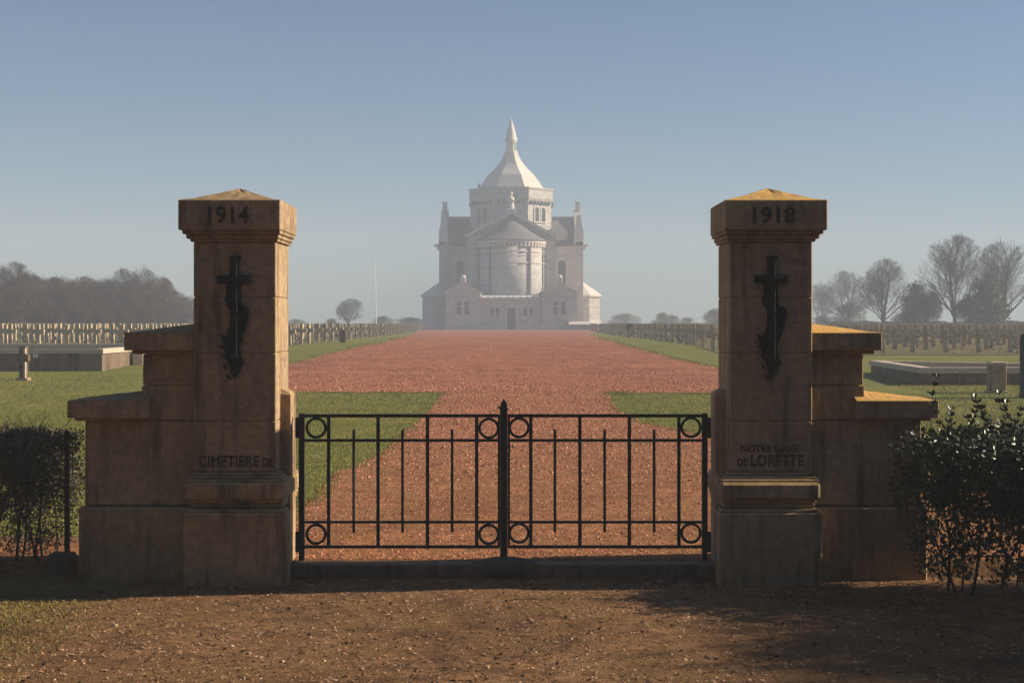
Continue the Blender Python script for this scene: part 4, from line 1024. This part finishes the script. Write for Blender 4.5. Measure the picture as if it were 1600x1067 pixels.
# unseen evergreens added to dim skylight on the piers; right-hand trees shade the forecourt
belt = [(-26 + 6.5 * k, -9 - (k % 2) * 2.5, 15 + (k * 7 % 3)) for k in range(9)] + [(-16, -2, 12), (-19, 4.5, 11), (-21, -7, 15), (17, -3.5, 12), (19, 2.5, 10), (23, -8, 15)]
for i, (x, y, H) in enumerate(belt):
    plant('sky_block_tree', 'unseen evergreen tree added around the viewer to block sky light', 'tree', EV2, x, y, H, 8, i * 1.9, 'unseen trees added to block sky light')
plant('bare_tree', 'bare roadside tree beyond the right edge casting streaky shade', 'tree', TB, 14.5, 11.0, 7.0, 10, .8)
plant('bare_tree', 'second bare roadside tree beyond the right edge, nearer the viewer', 'tree', TC_, 17.5, 10.6, 8.0, 10, 2.8)
plant('dark_bush', 'low bush beyond the right edge by the roadside', 'bush', EV2, 9.6, 9.9, 2.9, 8, .8, None, 1.0)
plant('dark_bush', 'taller bush beyond the right edge nearer the viewer', 'bush', EV2, 11.2, 9.0, 4.2, 8, 1.9, None, .6)
plant('bare_tree', 'slender bare tree beyond the right edge, last towards the viewer', 'tree', TD, 13.5, 9.6, 6.5, 8, 1.1)

# ------------------------------------------------------------------ loose stuff on the ground
def scatter_pebbles(name, label, mt, spec, seed):
    rn = random.Random(seed); V, Q = [], []
    for n, fx, (smin, smax), off in spec:
        for _ in range(n):
            p = fx(rn)
            if p is None: continue
            x, y = p; z = gz(y) + off; s_ = smin + (smax - smin) * rn.random() ** 2; b0 = len(V); an = rn.uniform(0, 6.28); c, s2 = math.cos(an), math.sin(an)
            a_, b_, h = s_ * rn.uniform(.7, 1.2), s_ * rn.uniform(.5, .9), s_ * rn.uniform(.3, .75)
            t1, t2 = rn.gauss(0, .25), rn.gauss(0, .25)
            for (u, v, w_) in ((-a_, -b_, 0), (a_, -b_, 0), (a_, b_, 0), (-a_, b_, 0), (-a_ * .5, -b_ * .45, h), (a_ * .6, -b_ * .4, h * .9), (a_ * .4, b_ * .5, h), (-a_ * .55, b_ * .5, h * .85)):
                V.append((x + u * c - v * s2, y + u * s2 + v * c, z - .004 + w_ + w_ * (t1 * u / a_ + t2 * v / b_)))
            Q += [(b0 + 4, b0 + 5, b0 + 6, b0 + 7)] + [(b0 + i, b0 + (i + 1) % 4, b0 + 4 + (i + 1) % 4, b0 + 4 + i) for i in range(4)]
    return tag(pyobj(name, V, Q, mt), label, 'gravel', kind='stuff')
def peb_mat(name, stops):
    def f(nt, b):
        P = geo(nt).outputs['Position']; v = N(nt, 'ShaderNodeTexNoise'); v.inputs['Scale'].default_value = 22; v.inputs['Detail'].default_value = 1; nt.links.new(P, v.inputs['Vector'])
        nt.links.new(ramp(nt, v.outputs['Fac'], stops), b.inputs['Base Color']); b.inputs['Roughness'].default_value = .85; b.inputs['Specular IOR Level'].default_value = .25
    return mat(name, f)
M_peb1 = peb_mat('red_pebbles', [(.3, (.12, .04, .02)), (.45, (.32, .11, .055)), (.56, (.46, .19, .10)), (.72, (.62, .36, .22))])
M_peb2 = peb_mat('brown_pebbles', [(.3, (.04, .022, .012)), (.45, (.18, .09, .045)), (.56, (.34, .18, .09)), (.70, (.60, .44, .30))])
def fore(rn):
    y = 7.6 + 4.25 * rn.random(); x = rn.uniform(-.40, .40) * y
    if noise.noise((x * 1.3, y * 1.3, 0)) < -.15 and rn.random() < .6: return None
    return x, y
def pathp(y0, y1):
    def f(rn):
        y = y0 + (y1 - y0) * (rn.random() ** 1.3 if y0 < 15 else rn.random() ** .6); x = rn.uniform(-2.7, 3.4) * (1.25 if y < 16 else 1)
        px = 800 + x * F / y
        if not 455 < px < 1120: return None
        for (xa, ya), (xb, yb) in zip(Lp, Lp[1:]):
            if ya <= y <= yb and x < xa + (xb - xa) * (y - ya) / max(yb - ya, 1e-5) - .05: return None
        for (xa, ya), (xb, yb) in zip(Rp, Rp[1:]):
            if ya <= y <= yb and x > xa + (xb - xa) * (y - ya) / max(yb - ya, 1e-5) + .05: return None
        return x, y
    return f
def farp(q):
    y = 35 + 45 * q.random() ** 1.7; x = q.uniform(-7.4, 6.8)
    for E, sg in ((La, -1), (Ra, 1)):
        for (xa, ya), (xb, yb) in zip(E, E[1:]):
            if ya <= y <= yb and sg * (x - (xa + (xb - xa) * (y - ya) / (yb - ya))) > -.1: return None
    return x, y
scatter_pebbles('loose_gravel', 'red brick gravel strewn over the path behind the gate', M_peb1, [(75000, pathp(12.1, 32), (.005, .018), .01), (26000, pathp(17, 34.9), (.010, .030), .01), (30000, farp, (.014, .036), .016)], 1)
scatter_pebbles('loose_gravel', 'brown gravel and grit strewn over the forecourt', M_peb2, [(80000, fore, (.003, .012), .004), (5000, fore, (.008, .02), .004)], 2)
# dead leaves and twigs on the forecourt
rn = random.Random(9); V, Q = [], []
for _ in range(4200):
    y = 7.6 + 4.3 * rn.random(); x = rn.uniform(-.4, .4) * y; z = gz(y) + .008; s_ = rn.uniform(.008, .024); an = rn.uniform(0, 6.28); b0 = len(V)
    u = Vector((math.cos(an), math.sin(an), rn.gauss(0, .3))) * s_; w_ = Vector((-math.sin(an), math.cos(an), rn.gauss(0, .4))) * s_ * .5; p = Vector((x, y, z + .004))
    for q in (p - u, p + w_, p + u, p - w_): V.append(tuple(q))
    Q.append((b0, b0 + 1, b0 + 2, b0 + 3))
for _ in range(160):
    y = 7.6 + 4.3 * rn.random(); x = rn.uniform(-.4, .4) * y; an = rn.gauss(0, .6); l_ = rn.uniform(.05, .16); p = Vector((x, y, gz(y) + .009)); q = p + Vector((math.cos(an) * l_, math.sin(an) * l_, .006))
    tube(V, Q, p, q, .003, .002, 3)
tag(pyobj('leaf_litter', V, Q, peb_mat('dead_leaves', [(.3, (.07, .04, .02)), (.5, (.18, .10, .05)), (.7, (.36, .24, .14))])), 'dead leaves and broken twigs scattered on the forecourt', 'leaf litter', kind='stuff')
# lawn blades
def lawnp(rn):
    for _ in range(30):
        y = 13.4 + 31 * rn.random() ** 1.25; x = rn.uniform(-.39, .39) * y; px = 800 + x * F / y
        if 34.4 < y < 47 and abs(x) < 10.5: continue
        if y < 35:
            xl = [xa + (xb - xa) * (y - ya) / max(yb - ya, 1e-5) for (xa, ya), (xb, yb) in zip(Lp, Lp[1:]) if ya <= y <= yb]
            xr = [xa + (xb - xa) * (y - ya) / max(yb - ya, 1e-5) for (xa, ya), (xb, yb) in zip(Rp, Rp[1:]) if ya <= y <= yb]
            if xl and xr and xl[0] + .05 < x < xr[0] - .05: continue
        if 300 < px < 440 or 1125 < px < 1260: continue
        return x, y
    return None
V, Q = [], []
for _ in range(110000):
    p = lawnp(rn)
    if not p: continue
    x, y = p; s_ = rn.uniform(.012, .03); an = rn.uniform(0, 6.28); w_ = .003 + y * .00018; z = gz(y); b0 = len(V)
    V += [(x - w_ * math.cos(an), y - w_ * math.sin(an), z), (x + w_ * math.cos(an), y + w_ * math.sin(an), z), (x + rn.gauss(0, .015), y + rn.gauss(0, .015), z + s_)]
    Q.append((b0, b0 + 1, b0 + 2))
for _ in range(26000):    # ragged grass margins
    E = rn.choice((Lp, Rp, La, Ra, [(-8.2, 34.6), (-2.0, 34.6001)], [(2.4, 34.2), (7.4, 34.2001)])); k = rn.randrange(len(E) - 1); (xa, ya), (xb, yb) = E[k], E[k + 1]
    if ya > 90: continue
    f = rn.random(); y = ya + (yb - ya) * f; 
    if y > 100 or y < 13.3: continue
    x = xa + (xb - xa) * f; sc_ = y / 20
    if noise.noise((x * 2, y * 2, 7)) < -.1: continue
    if 34.1 < y < 34.7: y += rn.gauss(0, .16)
    x += rn.gauss(0, .10 * max(1, sc_ * .7)); s_ = rn.uniform(.015, .04) * max(1, sc_ * .6); an = rn.uniform(0, 6.28); z = gz(y) + .01; b0 = len(V); w_ = .004 * max(1, sc_)
    V += [(x - w_ * math.cos(an), y - w_ * math.sin(an), z), (x + w_ * math.cos(an), y + w_ * math.sin(an), z), (x + rn.gauss(0, .01), y + rn.gauss(0, .01), z + s_)]
    Q.append((b0, b0 + 1, b0 + 2))
for _ in range(20000):    # sparse tufts on the forecourt, thickest at its left edge
    y = 8 + 3.8 * rn.random(); x = -3.9 + rn.gauss(0, .45) if rn.random() < .75 else rn.uniform(-.4, .4) * y
    if x > -3 and noise.noise((x * 1.7, y * 1.7, 5)) < .28: continue
    s_ = rn.uniform(.012, .035); an = rn.uniform(0, 6.28); z = gz(y); b0 = len(V); w_ = .003
    V += [(x - w_ * math.cos(an), y - w_ * math.sin(an), z), (x + w_ * math.cos(an), y + w_ * math.sin(an), z), (x + rn.gauss(0, .01), y + rn.gauss(0, .01), z + s_)]
    Q.append((b0, b0 + 1, b0 + 2))
tag(pyobj('grass', V, Q, M_blade), 'short grass blades of the lawns beside the path', 'grass', kind='stuff')

# ------------------------------------------------------------------ morning haze
def hz(nt, b):
    out = nt.nodes['Material Output']; nt.nodes.remove(b)
    v = nt.nodes.new('ShaderNodeVolumePrincipled'); v.inputs['Color'].default_value = (0.82, 0.89, 1.0, 1)
    v.inputs['Density'].default_value = HAZE; v.inputs['Anisotropy'].default_value = 0.0
    nt.links.new(v.outputs[0], out.inputs['Volume'])
M_haze = mat('haze', hz)
bm = bmesh.new(); box(bm, -445, 445, -60, 645, -1.2, 40.5)
tag(obj('haze', bm, M_haze), 'thin blue morning haze over the whole cemetery', 'haze', kind='stuff')
